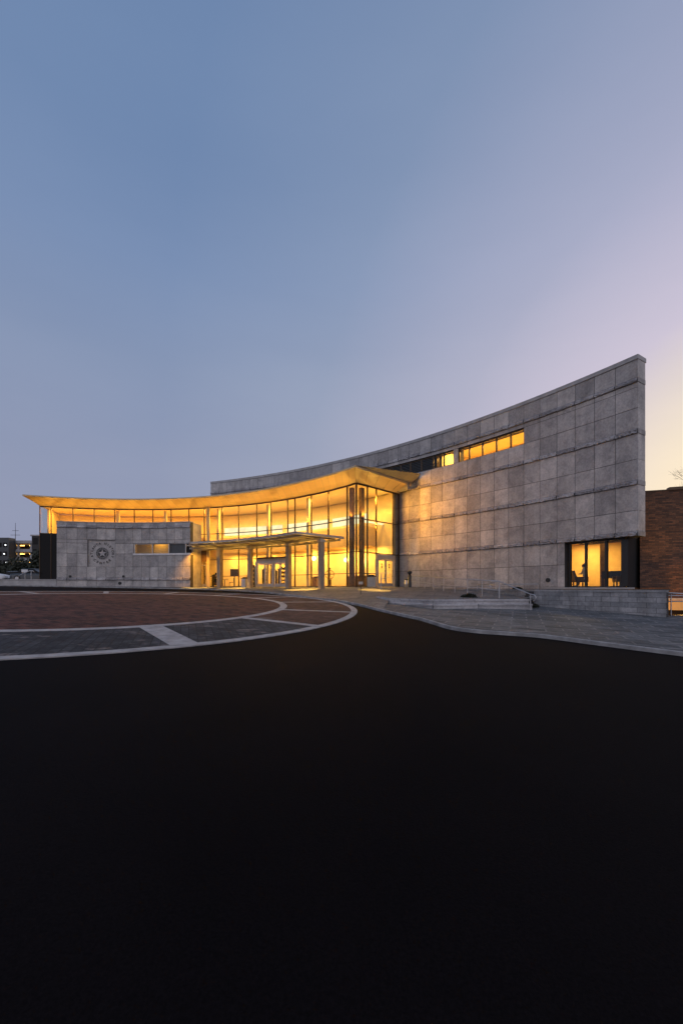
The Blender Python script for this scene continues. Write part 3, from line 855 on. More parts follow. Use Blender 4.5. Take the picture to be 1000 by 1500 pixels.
# floor, ceilings, back wall, bulkhead, lit cove
mb = MB(); mb.arc(CG, RG - 0.05, 30.75, 39.0, 109.9, -0.4, 0.02, 40); mb.build('lobby_floor', M['floor'], bld)
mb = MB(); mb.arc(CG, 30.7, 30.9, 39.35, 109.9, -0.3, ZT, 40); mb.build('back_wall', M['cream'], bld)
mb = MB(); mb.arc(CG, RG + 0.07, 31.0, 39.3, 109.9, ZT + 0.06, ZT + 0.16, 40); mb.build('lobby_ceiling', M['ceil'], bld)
mb = MB(); mb.arc(CG, 28.9, 30.69, 42.6, 76.0, 3.45, 5.05, 24); mb.build('bulkhead', M['ochre'], bld)
mb = MB(); mb.arc(CG, 27.6, 30.69, 77.5, 109.9, 4.75, 4.99, 24); mb.build('upper_floor', M['cream'], bld)
for b0, b1 in ((42.8, 50.6), (51.6, 61.2), (62.4, 75.6)):
    mb = MB(); mb.arc(CG, 29.6, 29.75, b0, b1, 5.35, 6.15, 10); mb.build('cove_light', M['cove'], bld)
mb = MB(); mb.arc(CG, 29.2, 29.45, 42.6, 76.0, 5.051, 5.3, 20); mb.build('cove_lip', M['cream'], bld)
mb = MB(); rad_box(mb, 0.30, 0.86, 5.2, 5.28, 1.0, 1.25); mb.build('cove_light', M['cove'], bld)
# partition standing off the right flank
mb = MB(); rad_box(mb, 0.95, 1.0, 0.02, ZT, 0.3, 4.0); mb.build('side_partition', M['ochre'], bld)

# ---- roof wing with sloping soffit
def re(a): return 24.35 + max(0.0, (52 - a)) / 52 * 1.7
AR0 = 34.55; AR1 = 111.6
sof = MB(); top = MB(); fas = MB(); ZE = 8.2
n = 46
angs = [lerp(AR0, AR1, i / n) for i in range(n + 1)]
outer = [P(CG, re(a), a, ZE) for a in angs]
ga = [lerp(38.37, 110.02, i / n) for i in range(n + 1)]
inner = [P(CG, RG - 0.06, a, ZT + 0.05) for a in ga]
tip = Vector((5.67, 32.08, ZE)); tin = P1 + Vector((0, 0, ZT + 0.05)) - NQ * 0.06
def patch(A, B, tone):     # soffit strip made of three rows, slightly hollow
    vs = []
    for t, dz in ((0, 0), (0.35, 0.03), (0.7, 0.035), (1, 0)):
        for a, b in zip(A, B):
            v = a.lerp(b, t); vs.append((v.x, v.y, v.z + dz))
    m = len(A)
    for i in range(m - 1):
        tn = tone()
        vs2 = [[(vs[k*m+i][0]+(vs[k*m+i+1][0]-vs[k*m+i][0])*t_, vs[k*m+i][1]+(vs[k*m+i+1][1]-vs[k*m+i][1])*t_, vs[k*m+i][2]) for t_ in (0.013, 0.987)] for k in range(4)]
        for k in range(3):
            sof.add([vs2[k][0], vs2[k][1], vs2[k+1][1], vs2[k+1][0]], [(0, 1, 2, 3)], tn)
patch(outer, inner, lambda: random.uniform(0.3, 0.8))
patch([tip.lerp(outer[0], k / 5) for k in range(6)], [tin.lerp(inner[0], k / 5) for k in range(6)], lambda: random.uniform(0.3, 0.8))
lt_o = outer[-1]; lt_i = inner[-1]; lb = P(CG, 31.0, 111.4, ZE); lbi = P(CG, 30.9, 110.02, ZT + 0.05)
patch([lt_o.lerp(lb, k / 5) for k in range(6)], [lt_i.lerp(lbi, k / 5) for k in range(6)], lambda: random.uniform(0.3, 0.8))
edge = [tip] + outer + [lb]
for a, b in zip(edge, edge[1:]):
    u = Vector((0, 0, 0.11))
    fas.add([a - Vector((0, 0, 0.01)), b - Vector((0, 0, 0.01)), b + u, a + u], [(0, 1, 2, 3)])
back = [Vector((6.2, 32.9, 8.75))] + [P(CG, 31.2, a, 8.75) for a in angs] + [P(CG, 31.3, 111.3, 8.4)]
for i in range(len(edge) - 1):
    u = Vector((0, 0, 0.11)); a, b, c, d = edge[i] + u, edge[i+1] + u, back[i+1], back[i]
    top.add([a, b, c, d], [(0, 1, 2, 3)])
rf = top.build('roof', M['roofing'], bld)
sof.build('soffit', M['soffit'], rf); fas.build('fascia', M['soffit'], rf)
mb = MB(); mb.arc(CG, 31.0, 31.25, 36.8, 111.0, ZT + 0.1, 8.7, 40); mb.build('roof_upstand', M['roofing'], rf)

# ------------------------------------------------------------------ entrance canopy
can = thing('entrance_canopy', 'flat thin steel and glass canopy on four square columns before the main doors', 'canopy', tuple(P(CG, 24, 56, 0)))
CA0, CA1 = 40.9, 76.3
def cr(a): return 21.9 if a < 72.1 else lerp(21.9, 24.0, (a - 72.1) / 4.2)
mb = MB(); nn_ = 40
vs = []
for i in range(nn_ + 1):
    a = lerp(CA0, CA1, i / nn_); r = cr(a)
    for rr, z in ((r, 3.69), (r, 3.80), (r + 0.12, 3.80), (r + 0.12, 3.69)): vs.append(P(CG, rr, a, z))
fs = [(4*i + k, 4*i + (k+1) % 4, 4*(i+1) + (k+1) % 4, 4*(i+1) + k) for i in range(nn_) for k in range(4)]
mb.add(vs, fs + [(0, 1, 2, 3), tuple(4*nn_ + k for k in range(4))]); mb.build('front_beam', M['alu'], can)
mb = MB(); mb.arc(CG, 22.35, 22.47, CA0 + 0.36, 74.0, 3.56, 3.645, 30); mb.build('front_purlin', M['paintgrey'], can)
mb = MB(); mb.arc(CG, 22.03, 26.2, CA0 - 0.0, CA0 + 0.35, 3.66, 3.8, 1); mb.build('end_beam', M['alu'], can)
mb = MB(); mb.arc(CG, 25.85, 26.0, CA0 + 0.36, CA1, 3.5, 3.64, 30); mb.build('back_beam', M['paintgrey'], can)
mb = MB(); mb.arc(CG, 24.1, 24.3, CA0 + 0.36, CA1, 3.46, 3.62, 30); mb.build('middle_beam', M['paintgrey'], can)
for k in range(15):
    a = CA0 + 2.3 + k * 2.25
    mb = MB(); r = cr(a) + 0.13
    mb.bar(P(CG, r, a, 3.7), P(CG, 26.1, a, 3.7), 0.07, 0.11); mb.build('rafter', M['paintgrey'], can)
mb = MB()
for i in range(34):
    a = lerp(CA0 + 0.1, CA1 - 0.4, i / 34); b = lerp(CA0 + 0.1, CA1 - 0.4, (i + 0.985) / 34)
    q = [P(CG, cr(a) - 0.1, a), P(CG, cr(b) - 0.1, b), P(CG, 26.15, b), P(CG, 26.15, a)]
    mb.hexa([(v.x, v.y, 3.805) for v in q] + [(v.x, v.y, 3.83) for v in q])
mb.build('roof_panels', M['alu'], can)
for a in (68.9, 60.86, 50.5, 41.5):
    p = P(CG, 24.2, a); mb = MB(); mb.post(p.x, p.y, -0.35, 3.46, 0.34, 0.34, a); c = mb.build('column', M['bronze'], can)
    mb = MB(); mb.post(p.x, p.y, 3.28, 3.455, 0.44, 0.44, a); mb.build('column_cap', M['paintgrey'], c)

# ------------------------------------------------------------------ brick building to the right
bb = thing('brick_building', 'plain brown brick building behind the right end of the stone wall', 'building', (20, 23, -1.3))
mb = MB()
B0 = P(CW, RW + 1.3, 30.85); B1 = Vector((32, 16.5, 0))
bd = (B1 - B0).normalized(); bn = Vector((-bd.y, bd.x, 0))
q = [B0, B1, B1 + bn * 16, P(CW, RW + 16, 30.85)]
# turn the wall so that its face runs along local X for the brick courses
mb.hexa([(v.x, v.y, -1.4) for v in q] + [(v.x, v.y, 5.1) for v in q])
mb.build('wall', M['brickwall'], bb)
mb = MB(); mb.bar(B0 + bd*1.3 + Vector((0, 0, 5.18)) + bn*0.1, B1 + Vector((0, 0, 5.18)) + bn*0.1, 0.34, 0.15)
mb.bar(B0 + Vector((0, 0, 5.125)) + bn*0.1, B0 + bd*1.3 + Vector((0, 0, 5.125)) + bn*0.1, 0.26, 0.045); mb.build('coping', M['mullion'], bb)

# low lit wall and ground in the gap beyond the retaining wall
aw = thing('alley_wall', 'low tan wall lit from the side, seen past the end of the block wall', 'wall', (17, 19.6, -1.3))
mb = MB(); mb.box(14.9, 20.5, 19.4, 19.75, -1.4, -0.62); mb.build('wall_body', M['ochre'], aw)
mb = MB(); mb.box(14.85, 20.6, 19.34, 19.8, -0.62, -0.55); mb.build('cap', M['cap'], aw)
mb = MB(); sheet(mb, [12.7 + i * 0.5 for i in range(25)], [15.9 + j * 0.5 for j in range(12)], lambda x, y: -1.2)
tag(mb.build('alley_pavement', M['walk'], origin=(18, 18, -1.3)), kind='structure')

# ------------------------------------------------------------------ railings
def rail_curve(pts, r=0.021, name='rail', parent=None):
    mb = MB(); mb.tube(pts, r, 8); return mb.build(name, M['galv'], parent, True)
def loop(p, d, r, n=10, s=1):     # half round end of a handrail dropping below p, d = horizontal direction
    return [p + d * (r * math.sin(math.pi * k / n)) - Vector((0, 0, r * (1 - math.cos(math.pi * k / n)))) for k in range(n + 1)]
rr_ = thing('ramp_railing', 'long galvanised railing with thin posts sloping down the ramp before the stone wall', 'railing', (6.2, 24, -0.3))
ra0 = Vector((5.15, 30.2, 0.87)); ra1 = Vector((7.35, 18.6, 0.27))
rail_curve([ra0, ra0.lerp(ra1, 0.5), ra1], 0.024, 'top_rail', rr_)
rail_curve([ra0 - Vector((0, 0, 0.42)), ra1 - Vector((0, 0, 0.42))], 0.016, 'middle_rail', rr_)
for k in range(9):
    p = ra0.lerp(ra1, k / 8); mb = MB(); mb.tube([(p.x, p.y, zr(p.y) - 0.05), (p.x, p.y, p.z)], 0.02, 8); mb.build('post', M['galv'], rr_)
hb = thing('bed_railing', 'low galvanised rail on short posts along the planting bed by the stone wall', 'railing', (9, 24, -0.2))
q0 = Vector((8.6, 25.2, 0.16)); q1 = Vector((11.0, 22.3, 0.16))
rail_curve([q0, q1], 0.022, 'top_rail', hb)
for k in range(4):
    p = q0.lerp(q1, k / 3); mb = MB(); mb.tube([(p.x, p.y, -0.2), (p.x, p.y, p.z)], 0.018, 8); mb.build('post', M['galv'], hb)
hs = thing('step_handrail', 'galvanised handrail with looped ends on two posts beside the pale steps', 'handrail', (7.6, 17.4, -0.8))
h0 = Vector((7.22, 18.2, 0.25)); h1 = Vector((7.95, 16.75, -0.30)); hd = (h1 - h0); hd.z = 0; hd.normalize()
pts = list(reversed(loop(h0 - hd*0.45, -hd, 0.13))) + [h0, h1] + loop(h1 + hd*0.12 + Vector((0, 0, -0.02)), hd, 0.13)
rail_curve(pts, 0.024, 'rail', hs)
for p, zb in ((h0, -0.55), (h1, -0.98)):
    mb = MB(); mb.tube([(p.x, p.y, zb), (p.x, p.y, p.z)], 0.021, 8); mb.build('post', M['galv'], hs)
hl = thing('alley_handrail', 'bent metal handrail rising past the right end of the block wall', 'handrail', (14, 17, -1.2))
pts = [Vector((13.0, 16.1, -0.58)), Vector((13.9, 16.15, -0.58)), Vector((14.0, 16.15, -0.53)), Vector((14.02, 16.15, -0.42)), Vector((13.9, 16.15, -0.36)), Vector((13.0, 16.1, -0.34))]
rail_curve(pts, 0.026, 'rail', hl)
rail_curve([Vector((12.75, 15.9, -0.22)), Vector((14.2, 15.9, -0.30)), Vector((15.5, 16.0, -0.36))], 0.026, 'rail', hl)
for x in (13.2, 15.2):
    mb = MB(); mb.tube([(x, 15.95, -1.2), (x, 15.95, -0.25)], 0.02, 8); mb.build('post', M['galv'], hl)
# short handrail by the right doors and one by the forecourt
hd2 = thing('door_handrail', 'short lit handrail on a single post in front of the right hand doors', 'handrail', (2.6, 26.5, -0.35))
mb = MB(); mb.tube([(2.63, 26.5, -0.42), (2.63, 26.5, 0.86)], 0.035, 8); mb.build('post', M['galv'], hd2)
rail_curve([Vector((2.28, 26.9, 0.86)), Vector((2.4, 26.75, 0.92)), Vector((3.05, 26.0, 0.92)), Vector((3.2, 25.85, 0.84)), Vector((3.12, 25.95, 0.62)), Vector((2.63, 26.5, 0.55))], 0.024, 'rail', hd2)
hd3 = thing('slim_marker_post', 'thin dark post standing alone on the pavement before the glass corner', 'post', (1.06, 22, -0.6))
mb = MB(); mb.tube([(1.06, 22, -0.6), (1.06, 22, 0.32)], 0.022, 8); mb.build('shaft', M['dark'], hd3)
mb = MB(); mb.box(0.94, 1.18, 21.98, 22.02, 0.15, 0.3); mb.build('plate', M['paintgrey'], hd3)
hf = thing('kerb_handrail', 'small bent handrail on the low concrete wall left of the building', 'handrail', (-28.5, 36.7, 0.7))
pts = [Vector((-29.9, 36.9, 0.72)), Vector((-29.9, 36.9, 1.02)), Vector((-29.6, 36.9, 1.2)), Vector((-28.9, 36.9, 1.5)), Vector((-28.6, 36.9, 1.5)), Vector((-28.4, 36.9, 1.3)), Vector((-28.7, 36.9, 1.15))]
rail_curve(pts, 0.045, 'rail', hf)
mb = MB(); mb.tube([(-28.75, 36.9, 0.7), (-28.75, 36.9, 1.5)], 0.04, 8); mb.build('post', M['galv'], hf)

# bollards and bins outside
def lathe_thing(name, label, cat, x, y, prof, mat, cap=None, group=None):
    t = thing(name, label, cat, (x, y, prof[0][1]), group)
    mb = MB(); mb.lathe(x, y, prof, 18); mb.build('body', M[mat], t, True)
    if cap:
        mb = MB(); mb.lathe(x, y, cap[0], 18); mb.build('cap', M[cap[1]], t, True)
    return t
lathe_thing('bollard', 'black round topped bollard where the ramp railing begins', 'bollard', 5.0, 29.2,
            [(0.15, -0.15), (0.15, -0.05), (0.125, 0.0), (0.125, 0.85)], 'dark', ([(0.09, 0.85), (0.09, 0.95), (0.15, 1.0), (0.17, 1.08), (0.13, 1.18), (0.03, 1.22)], 'dark'))
lathe_thing('stub_post', 'short grey post with flat cap beside the stone wall and glass', 'post', 5.05, 31.0,
            [(0.13, -0.1), (0.13, 0.55)], 'alu', ([(0.15, 0.55), (0.15, 0.62)], 'dark'))
def waste_bin(name, label, x, y, z0, mat, ang):
    t = thing(name, label, 'bin', (x, y, z0))
    mb = MB(); mb.post(x, y, z0, z0 + 0.75, 0.46, 0.46, ang); mb.build('body', M[mat], t)
    mb = MB(); mb.post(x, y, z0 + 0.752, z0 + 0.82, 0.52, 0.52, ang); mb.post(x, y, z0 + 0.82, z0 + 0.9, 0.3, 0.3, ang); mb.build('lid', M['dark'], t)
    return t
waste_bin('waste_bin', 'grey square litter bin with dark lid left of the right hand doors', 2.25, 29.9, 0.02, 'paintgrey', ra)
waste_bin('waste_bin', 'grey litter bin with dark lid under the canopy left of the main doors', -8.6, 35.5, -0.02, 'alu', 62)
waste_bin('waste_bin', 'brown litter bin inside the glass right of the main doors', -2.2, 34.6, 0.02, 'wood', 50)

# ------------------------------------------------------------------ furniture seen through the glass
def screen_stand():
    x, y = P(CG, 28.2, 71.6).xy
    t = thing('display_screen', 'black display screen on a slim stand in the lobby left of the doors', 'screen', (x, y, 0.02))
    mb = MB(); mb.post(x, y, 1.05, 1.8, 0.95, 0.08, -24); mb.build('screen', M['dark'], t)
    mb = MB(); mb.post(x, y + 0.06, 0.06, 1.05, 0.09, 0.07, -24); mb.build('stem', M['dark'], t)
    mb = MB(); mb.post(x, y, 0.02, 0.06, 0.6, 0.45, -24); mb.build('base', M['dark'], t)
screen_stand()
def chair(x, y, rot, z0=0.02):
    t = thing('chair', 'chair', 'chair', (0, 0, 0), 'black chairs at the lobby table')
    mb = MB(); mb.box(-0.22, 0.22, -0.22, 0.22, 0.43, 0.48); mb.build('seat', M['dark'], t)
    mb = MB(); mb.box(-0.22, 0.22, 0.19, 0.23, 0.5, 0.9); mb.build('backrest', M['dark'], t)
    for sx in (-1, 1):
        for sy in (-1, 1):
            mb = MB(); mb.tube([(sx*0.2, sy*0.2, 0.43), (sx*0.22, sy*0.22, 0.0)], 0.016, 6); mb.build('leg', M['dark'], t)
    t.location = (x, y, z0); t.rotation_euler = (0, 0, rot)
    return t
tx, ty = P(CG, 28.0, 73.6).xy
c1 = chair(tx - 0.75, ty, 1.4); c1['label'] = 'left black chair drawn up to the small dark lobby table'
c2 = chair(tx + 0.7, ty + 0.1, -1.5); c2['label'] = 'right black chair drawn up to the small dark lobby table'
t = thing('side_table', 'small dark round table between two chairs in the lobby', 'table', (tx, ty, 0.02))
mb = MB(); mb.lathe(tx, ty, [(0.4, 0.72), (0.4, 0.76)], 20); mb.build('tabletop', M['dark'], t)
mb = MB(); mb.lathe(tx, ty, [(0.22, 0.02), (0.04, 0.06), (0.035, 0.72)], 12); mb.build('pedestal', M['dark'], t)
def rack(a, r, label, w=0.6, h=1.75):
    x, y = P(CG, r, a).xy
    t = thing('display_rack', label, 'rack', (x, y, 0.02), 'dark display racks in the lobby')
    mb = MB()
    for s_ in (-1, 1):
        p = Vector((x, y, 0)) + Vector((math.sin(R_(a)), -math.cos(R_(a)), 0)) * s_ * w / 2
        mb.post(p.x, p.y, 0.02, h, 0.05, 0.3, a - 90)
    mb.build('frame', M['dark'], t)
    for k in range(5):
        mb = MB(); mb.post(x, y, 0.2 + k * (h - 0.3) / 4, 0.24 + k * (h - 0.3) / 4, w - 0.06, 0.3, a - 90); sh = mb.build('shelf', M['dark'], t)
        mb = MB()
        for j in range(4):
            p = Vector((x, y, 0)) + Vector((math.sin(R_(a)), -math.cos(R_(a)), 0)) * (j - 1.5) * w / 5
            zb = 0.24 + k * (h - 0.3) / 4
            mb.post(p.x, p.y, zb, zb + random.uniform(0.1, 0.25), w / 7, 0.16, a - 90, random.random())
        mb.build('goods', M[random.choice(('wood', 'leather', 'fabric'))], sh)
rack(67.2, 28.2, 'tall narrow dark display rack just left of the main doors', 0.45, 2.0)
rack(66.0, 29.7, 'dark shelving rack seen through the left pair of main doors', 0.9, 1.8)
rack(63.9, 29.2, 'dark shelving rack seen behind the central door post', 0.8, 1.6)
rack(61.9, 29.4, 'dark shelving rack seen through the right pair of main doors', 0.9, 1.8)
rack(75.3, 27.9, 'low dark leaflet rack at the far left of the lobby', 0.9, 1.25)
# wheel shaped exhibit on a pedestal
x, y = P(CG, 27.7, 47.8).xy
t = thing('wheel_exhibit', 'spoked wheel on a pedestal shown inside the glass near the corner', 'exhibit', (x, y, 0.02))
mb = MB(); mb.lathe(x, y, [(0.3, 0.02), (0.3, 0.1), (0.16, 0.14), (0.14, 0.6), (0.22, 0.64)], 14); mb.build('pedestal', M['wood'], t)
mb = MB(); mb.tube([(x + 0.36*math.cos(R_(k*15)), y, 1.05 + 0.36*math.sin(R_(k*15))) for k in range(25)], 0.03, 6); wh = mb.build('wheel', M['leather'], t)
mb = MB()
for k in range(6): mb.tube([(x, y, 1.05), (x + 0.35*math.cos(R_(k*60)), y, 1.05 + 0.35*math.sin(R_(k*60)))], 0.014, 6)
mb.build('spokes', M['leather'], wh)
mb = MB(); mb.tube([(x, y + 0.03, 0.6), (x, y + 0.03, 1.5)], 0.03, 8); mb.ball((x, y, 1.55), 0.09); mb.build('finial', M['leather'], t)
# reception counter in the corner
t = thing('reception_counter', 'long low wooden reception counter behind the glass corner', 'counter', tuple(P(CG, 29.2, 44, 0.02)))
mb = MB(); mb.arc(CG, 28.9, 29.4, 42.2, 46.2, 0.02, 0.9, 8); mb.build('front', M['wood'], t)
mb = MB(); mb.arc(CG, 28.82, 29.6, 42.0, 46.4, 0.901, 0.95, 8); mb.build('counter_top', M['cream'], t)
# wall lamps of the lobby
for i, (a, r, z) in enumerate(((56.2, 30.45, 2.75), (48.9, 30.45, 2.45), (45.4, 30.45, 2.1))):
    p = P(CG, r, a, z)
    t = thing('wall_lamp', ['round wall lamp glowing right of the main doors', 'round wall lamp glowing behind the tall canopy column near the corner', 'round wall lamp glowing just left of the glass corner'][i], 'lamp', tuple(p), 'round lamps on the lobby wall')
    mb = MB(); mb.ball(p, 0.2, 14); mb.build('globe', M['lamp'], t, True)
    q = P(CG, 30.69, a, z); mb = MB(); mb.tube([p, q], 0.04, 8); mb.build('bracket', M['mullion'], t)

# ---- reading room behind the big window
def cw(r, a, z=0.0): return P(CW, RW + r, a, z)
p = cw(1.7, 32.4, 0)
t = thing('desk', 'black desk with a raised back panel in the middle of the big window', 'desk', tuple(p))
mb = MB(); mb.post(p.x, p.y, 0.5, 0.92, 1.0, 0.08, -57); mb.build('back_panel', M['dark'], t)
q = p + Vector((0.2, 0.3, 0)); mb = MB(); mb.post(q.x, q.y, 0.62, 0.68, 1.0, 0.5, -57); mb.build('top', M['dark'], t)
for s_ in (-0.45, 0.45):
    mb = MB(); d = Vector((math.cos(R_(-57)), math.sin(R_(-57)), 0)) * s_; mb.post(p.x + d.x, p.y + d.y, 0.0, 0.5, 0.07, 0.07, -57); mb.build('leg', M['dark'], t)
def armchair(p, rot, label):
    t = thing('armchair', label, 'armchair', (0, 0, 0), 'armchairs in the reading room')
    mb = MB(); mb.box(-0.32, 0.32, -0.3, 0.3, 0.3, 0.46); mb.build('seat', M['leather'], t)
    mb = MB(); mb.hexa([(-0.32, 0.2, 0.3), (0.32, 0.2, 0.3), (0.32, 0.36, 0.3), (-0.32, 0.36, 0.3), (-0.3, 0.42, 1.0), (0.3, 0.42, 1.0), (0.28, 0.54, 1.0), (-0.28, 0.54, 1.0)]); mb.build('backrest', M['leather'], t)
    for s_ in (-1, 1):
        mb = MB(); mb.box(s_*0.37 - 0.05, s_*0.37 + 0.05, -0.3, 0.34, 0.3, 0.62); mb.build('arm', M['leather'], t)
        for y in (-0.26, 0.26):
            mb = MB(); mb.box(s_*0.3 - 0.03, s_*0.3 + 0.03, y - 0.03, y + 0.03, 0, 0.3); mb.build('leg', M['dark'], t)
    t.location = p; t.rotation_euler = (0, 0, rot)
armchair(tuple(cw(1.5, 31.85, -0.01)), R_(-110), 'brown armchair turned sideways at the right edge of the big window')
armchair(tuple(cw(1.6, 34.05, -0.01)), R_(80), 'brown armchair in the left pane of the big window')
# seated person, seen from the side
pp = cw(1.5, 33.72, 0)
per = thing('person', 'person seated behind the first dark post of the big window in a pale top', 'person', tuple(pp))
sd = Vector((math.cos(R_(-57)), math.sin(R_(-57)), 0)); fd = -sd           # faces towards the left of the view
def body_mesh():
    me = bpy.data.meshes.new('person_body'); sdv = Vector((-fd.y, fd.x, 0))
    J = {'hip': (0, 0, 0.5, .14), 'waist': (0, .02, 0.72, .125), 'chest': (0.02, 0, 0.95, .15), 'neck': (0.04, 0, 1.13, .06), 'head': (0.08, 0, 1.24, .09), 'crown': (0.08, 0, 1.34, .085),
         'shl': (0.03, .18, 1.05, .06), 'ell': (0.1, .24, 0.8, .045), 'hal': (0.34, .14, 0.78, .035), 'shr': (0.03, -.18, 1.05, .06), 'elr': (0.1, -.24, 0.8, .045), 'har': (0.34, -.14, 0.8, .035),
         'thl': (0.0, .1, 0.5, .09), 'knl': (0.42, .12, 0.5, .06), 'anl': (0.42, .12, 0.1, .045), 'tol': (0.58, .13, 0.05, .035), 'thr': (0.0, -.1, 0.5, .09), 'knr': (0.42, -.12, 0.5, .06), 'anr': (0.44, -.12, 0.1, .045), 'tor': (0.6, -.13, 0.05, .035)}
    E = [('hip', 'waist'), ('waist', 'chest'), ('chest', 'neck'), ('neck', 'head'), ('head', 'crown'), ('chest', 'shl'), ('shl', 'ell'), ('ell', 'hal'), ('chest', 'shr'), ('shr', 'elr'), ('elr', 'har'),
         ('hip', 'thl'), ('thl', 'knl'), ('knl', 'anl'), ('anl', 'tol'), ('hip', 'thr'), ('thr', 'knr'), ('knr', 'anr'), ('anr', 'tor')]
    K = list(J)
    me.from_pydata([tuple(fd * J[k][0] + sdv * J[k][1] + Vector((0, 0, J[k][2]))) for k in K], [(K.index(a), K.index(b)) for a, b in E], [])
    o = bpy.data.objects.new('body', me); COL.objects.link(o)
    md = o.modifiers.new('skin', 'SKIN'); 
    for i, k in enumerate(K): me.skin_vertices[0].data[i].radius = (J[k][3], J[k][3])
    me.skin_vertices[0].data[0].use_root = True
    o.modifiers.new('sub', 'SUBSURF').render_levels = 2
    dg = bpy.context.evaluated_depsgraph_get(); dg.update()
    m2 = bpy.data.meshes.new_from_object(o.evaluated_get(dg)); bpy.data.objects.remove(o)
    m2.materials.clear(); m2.materials.append(M['shirt'])
    b = bpy.data.objects.new('body', m2); COL.objects.link(b); b.parent = per; ORG[b] = ORG[per]
    return b
pb = body_mesh()
mb = MB(); hh = pp + fd * 0.05 + Vector((0, 0, 1.31)); mb.ball(hh, 0.115, 14, 1, 1, 1.05); mb.ball(hh - fd*0.1 + Vector((0, 0, 0.06)), 0.055, 10); mb.build('hair', M['hair'], per, True)
mb = MB(); hh = pp + fd * 0.10 + Vector((0, 0, 1.25)); mb.ball(hh, 0.092, 14, 1, 1, 1.2); mb.build('face', M['skin'], per, True)

# ------------------------------------------------------------------ far left: low wall, cars, trees, car park
lw = thing('low_concrete_wall', 'low pale concrete wall running left from the lobby wall', 'wall', (-34, 36.8, 0))
mb = MB(); mb.box(-60, -26.2, 36.6, 37.1, -0.4, 0.66); mb.build('wall_body', M['cap'], lw)
mb = MB(); mb.box(-60, -26.2, 36.55, 37.15, 0.66, 0.72); mb.build('cap', M['cap'], lw)

def car(label, mat, loc, rot, group='cars parked beyond the low wall'):
    t = thing('parked_car', label, 'car', (0, 0, 0), group)
    # body: stations along the length (x), half width, sill, shoulder
    st_ = [(-2.2, .72, .35, .78), (-2.1, .82, .28, .88), (-1.4, .88, .25, .92), (0, .9, .25, .92), (1.2, .88, .25, .88), (1.95, .82, .28, .74), (2.2, .68, .36, .62)]
    mb = MB(); vs = []
    for x, w, z0, z1 in st_:
        vs += [(x, -w, z0), (x, -w*1.0, (z0+z1)/2), (x, -w*0.92, z1), (x, 0, z1 + 0.04), (x, w*0.92, z1), (x, w, (z0+z1)/2), (x, w, z0)]
    m = 7; fs = [(i*m + k, i*m + k + 1, (i+1)*m + k + 1, (i+1)*m + k) for i in range(len(st_)-1) for k in range(m-1)]
    fs += [tuple(range(m)), tuple((len(st_)-1)*m + k for k in range(m))]
    mb.add(vs, fs); b = mb.build('body', M[mat], t, True)
    mb = MB(); vs = []
    for x, w, z in ((-1.75, .78, .9), (-1.1, .62, 1.38), (0.15, .62, 1.42), (1.05, .78, .9)): vs += [(x, -w, z), (x, w, z)]
    mb.add(vs, [(0, 1, 3, 2), (4, 5, 7, 6), (0, 2, 4, 6), (1, 7, 5, 3)]); mb.build('window', M['blackglass'], t)
    mb = MB(); mb.hexa([(-1.15, -.63, 1.385), (0.2, -.63, 1.425), (0.2, .63, 1.425), (-1.15, .63, 1.385), (-1.05, -.55, 1.43), (0.1, -.55, 1.46), (0.1, .55, 1.46), (-1.05, .55, 1.43)]); mb.build('roof', M[mat], t)
    for x in (-1.35, 1.35):
        for s_ in (-1, 1):
            mb = MB(); mb.tube([(x, s_*0.7, 0.33), (x, s_*0.92, 0.33)], 0.33, 18); w = mb.build('wheel', M['rubber'], t)
            mb = MB(); mb.tube([(x, s_*0.9, 0.33), (x, s_*0.94, 0.33)], 0.21, 14); mb.build('rim', M['alu'], w)
    for s_ in (-1, 1):
        mb = MB(); mb.ball((2.08, s_*0.55, 0.62), 0.12, 10, 0.7, 1.3, 0.7); mb.build('headlight', M['alu'], t, True)
    t.location = loc; t.rotation_euler = (0, 0, rot)
car('white parked car at the left edge of the frame', 'carwhite', (-39.6, 44.2, 0.62), 0.25)
car('dark parked car beyond the low wall beside the white car', 'cardark', (-34.9, 45.4, 0.62), 0.12)
car('silver parked car farther back behind the dark car', 'carsilver', (-42.5, 52.5, 0.62), -0.1)
t = thing('yard_sign', 'small white sign board standing beyond the low wall', 'sign', (-33.5, 42, 0.62))
mb = MB(); mb.box(-33.75, -33.1, 41.98, 42.02, 1.55, 1.85); mb.build('board', M['carwhite'], t)
mb = MB(); mb.tube([(-33.42, 42.05, 0.6), (-33.42, 42.05, 1.6)], 0.03, 8); mb.build('post', M['galv'], t)

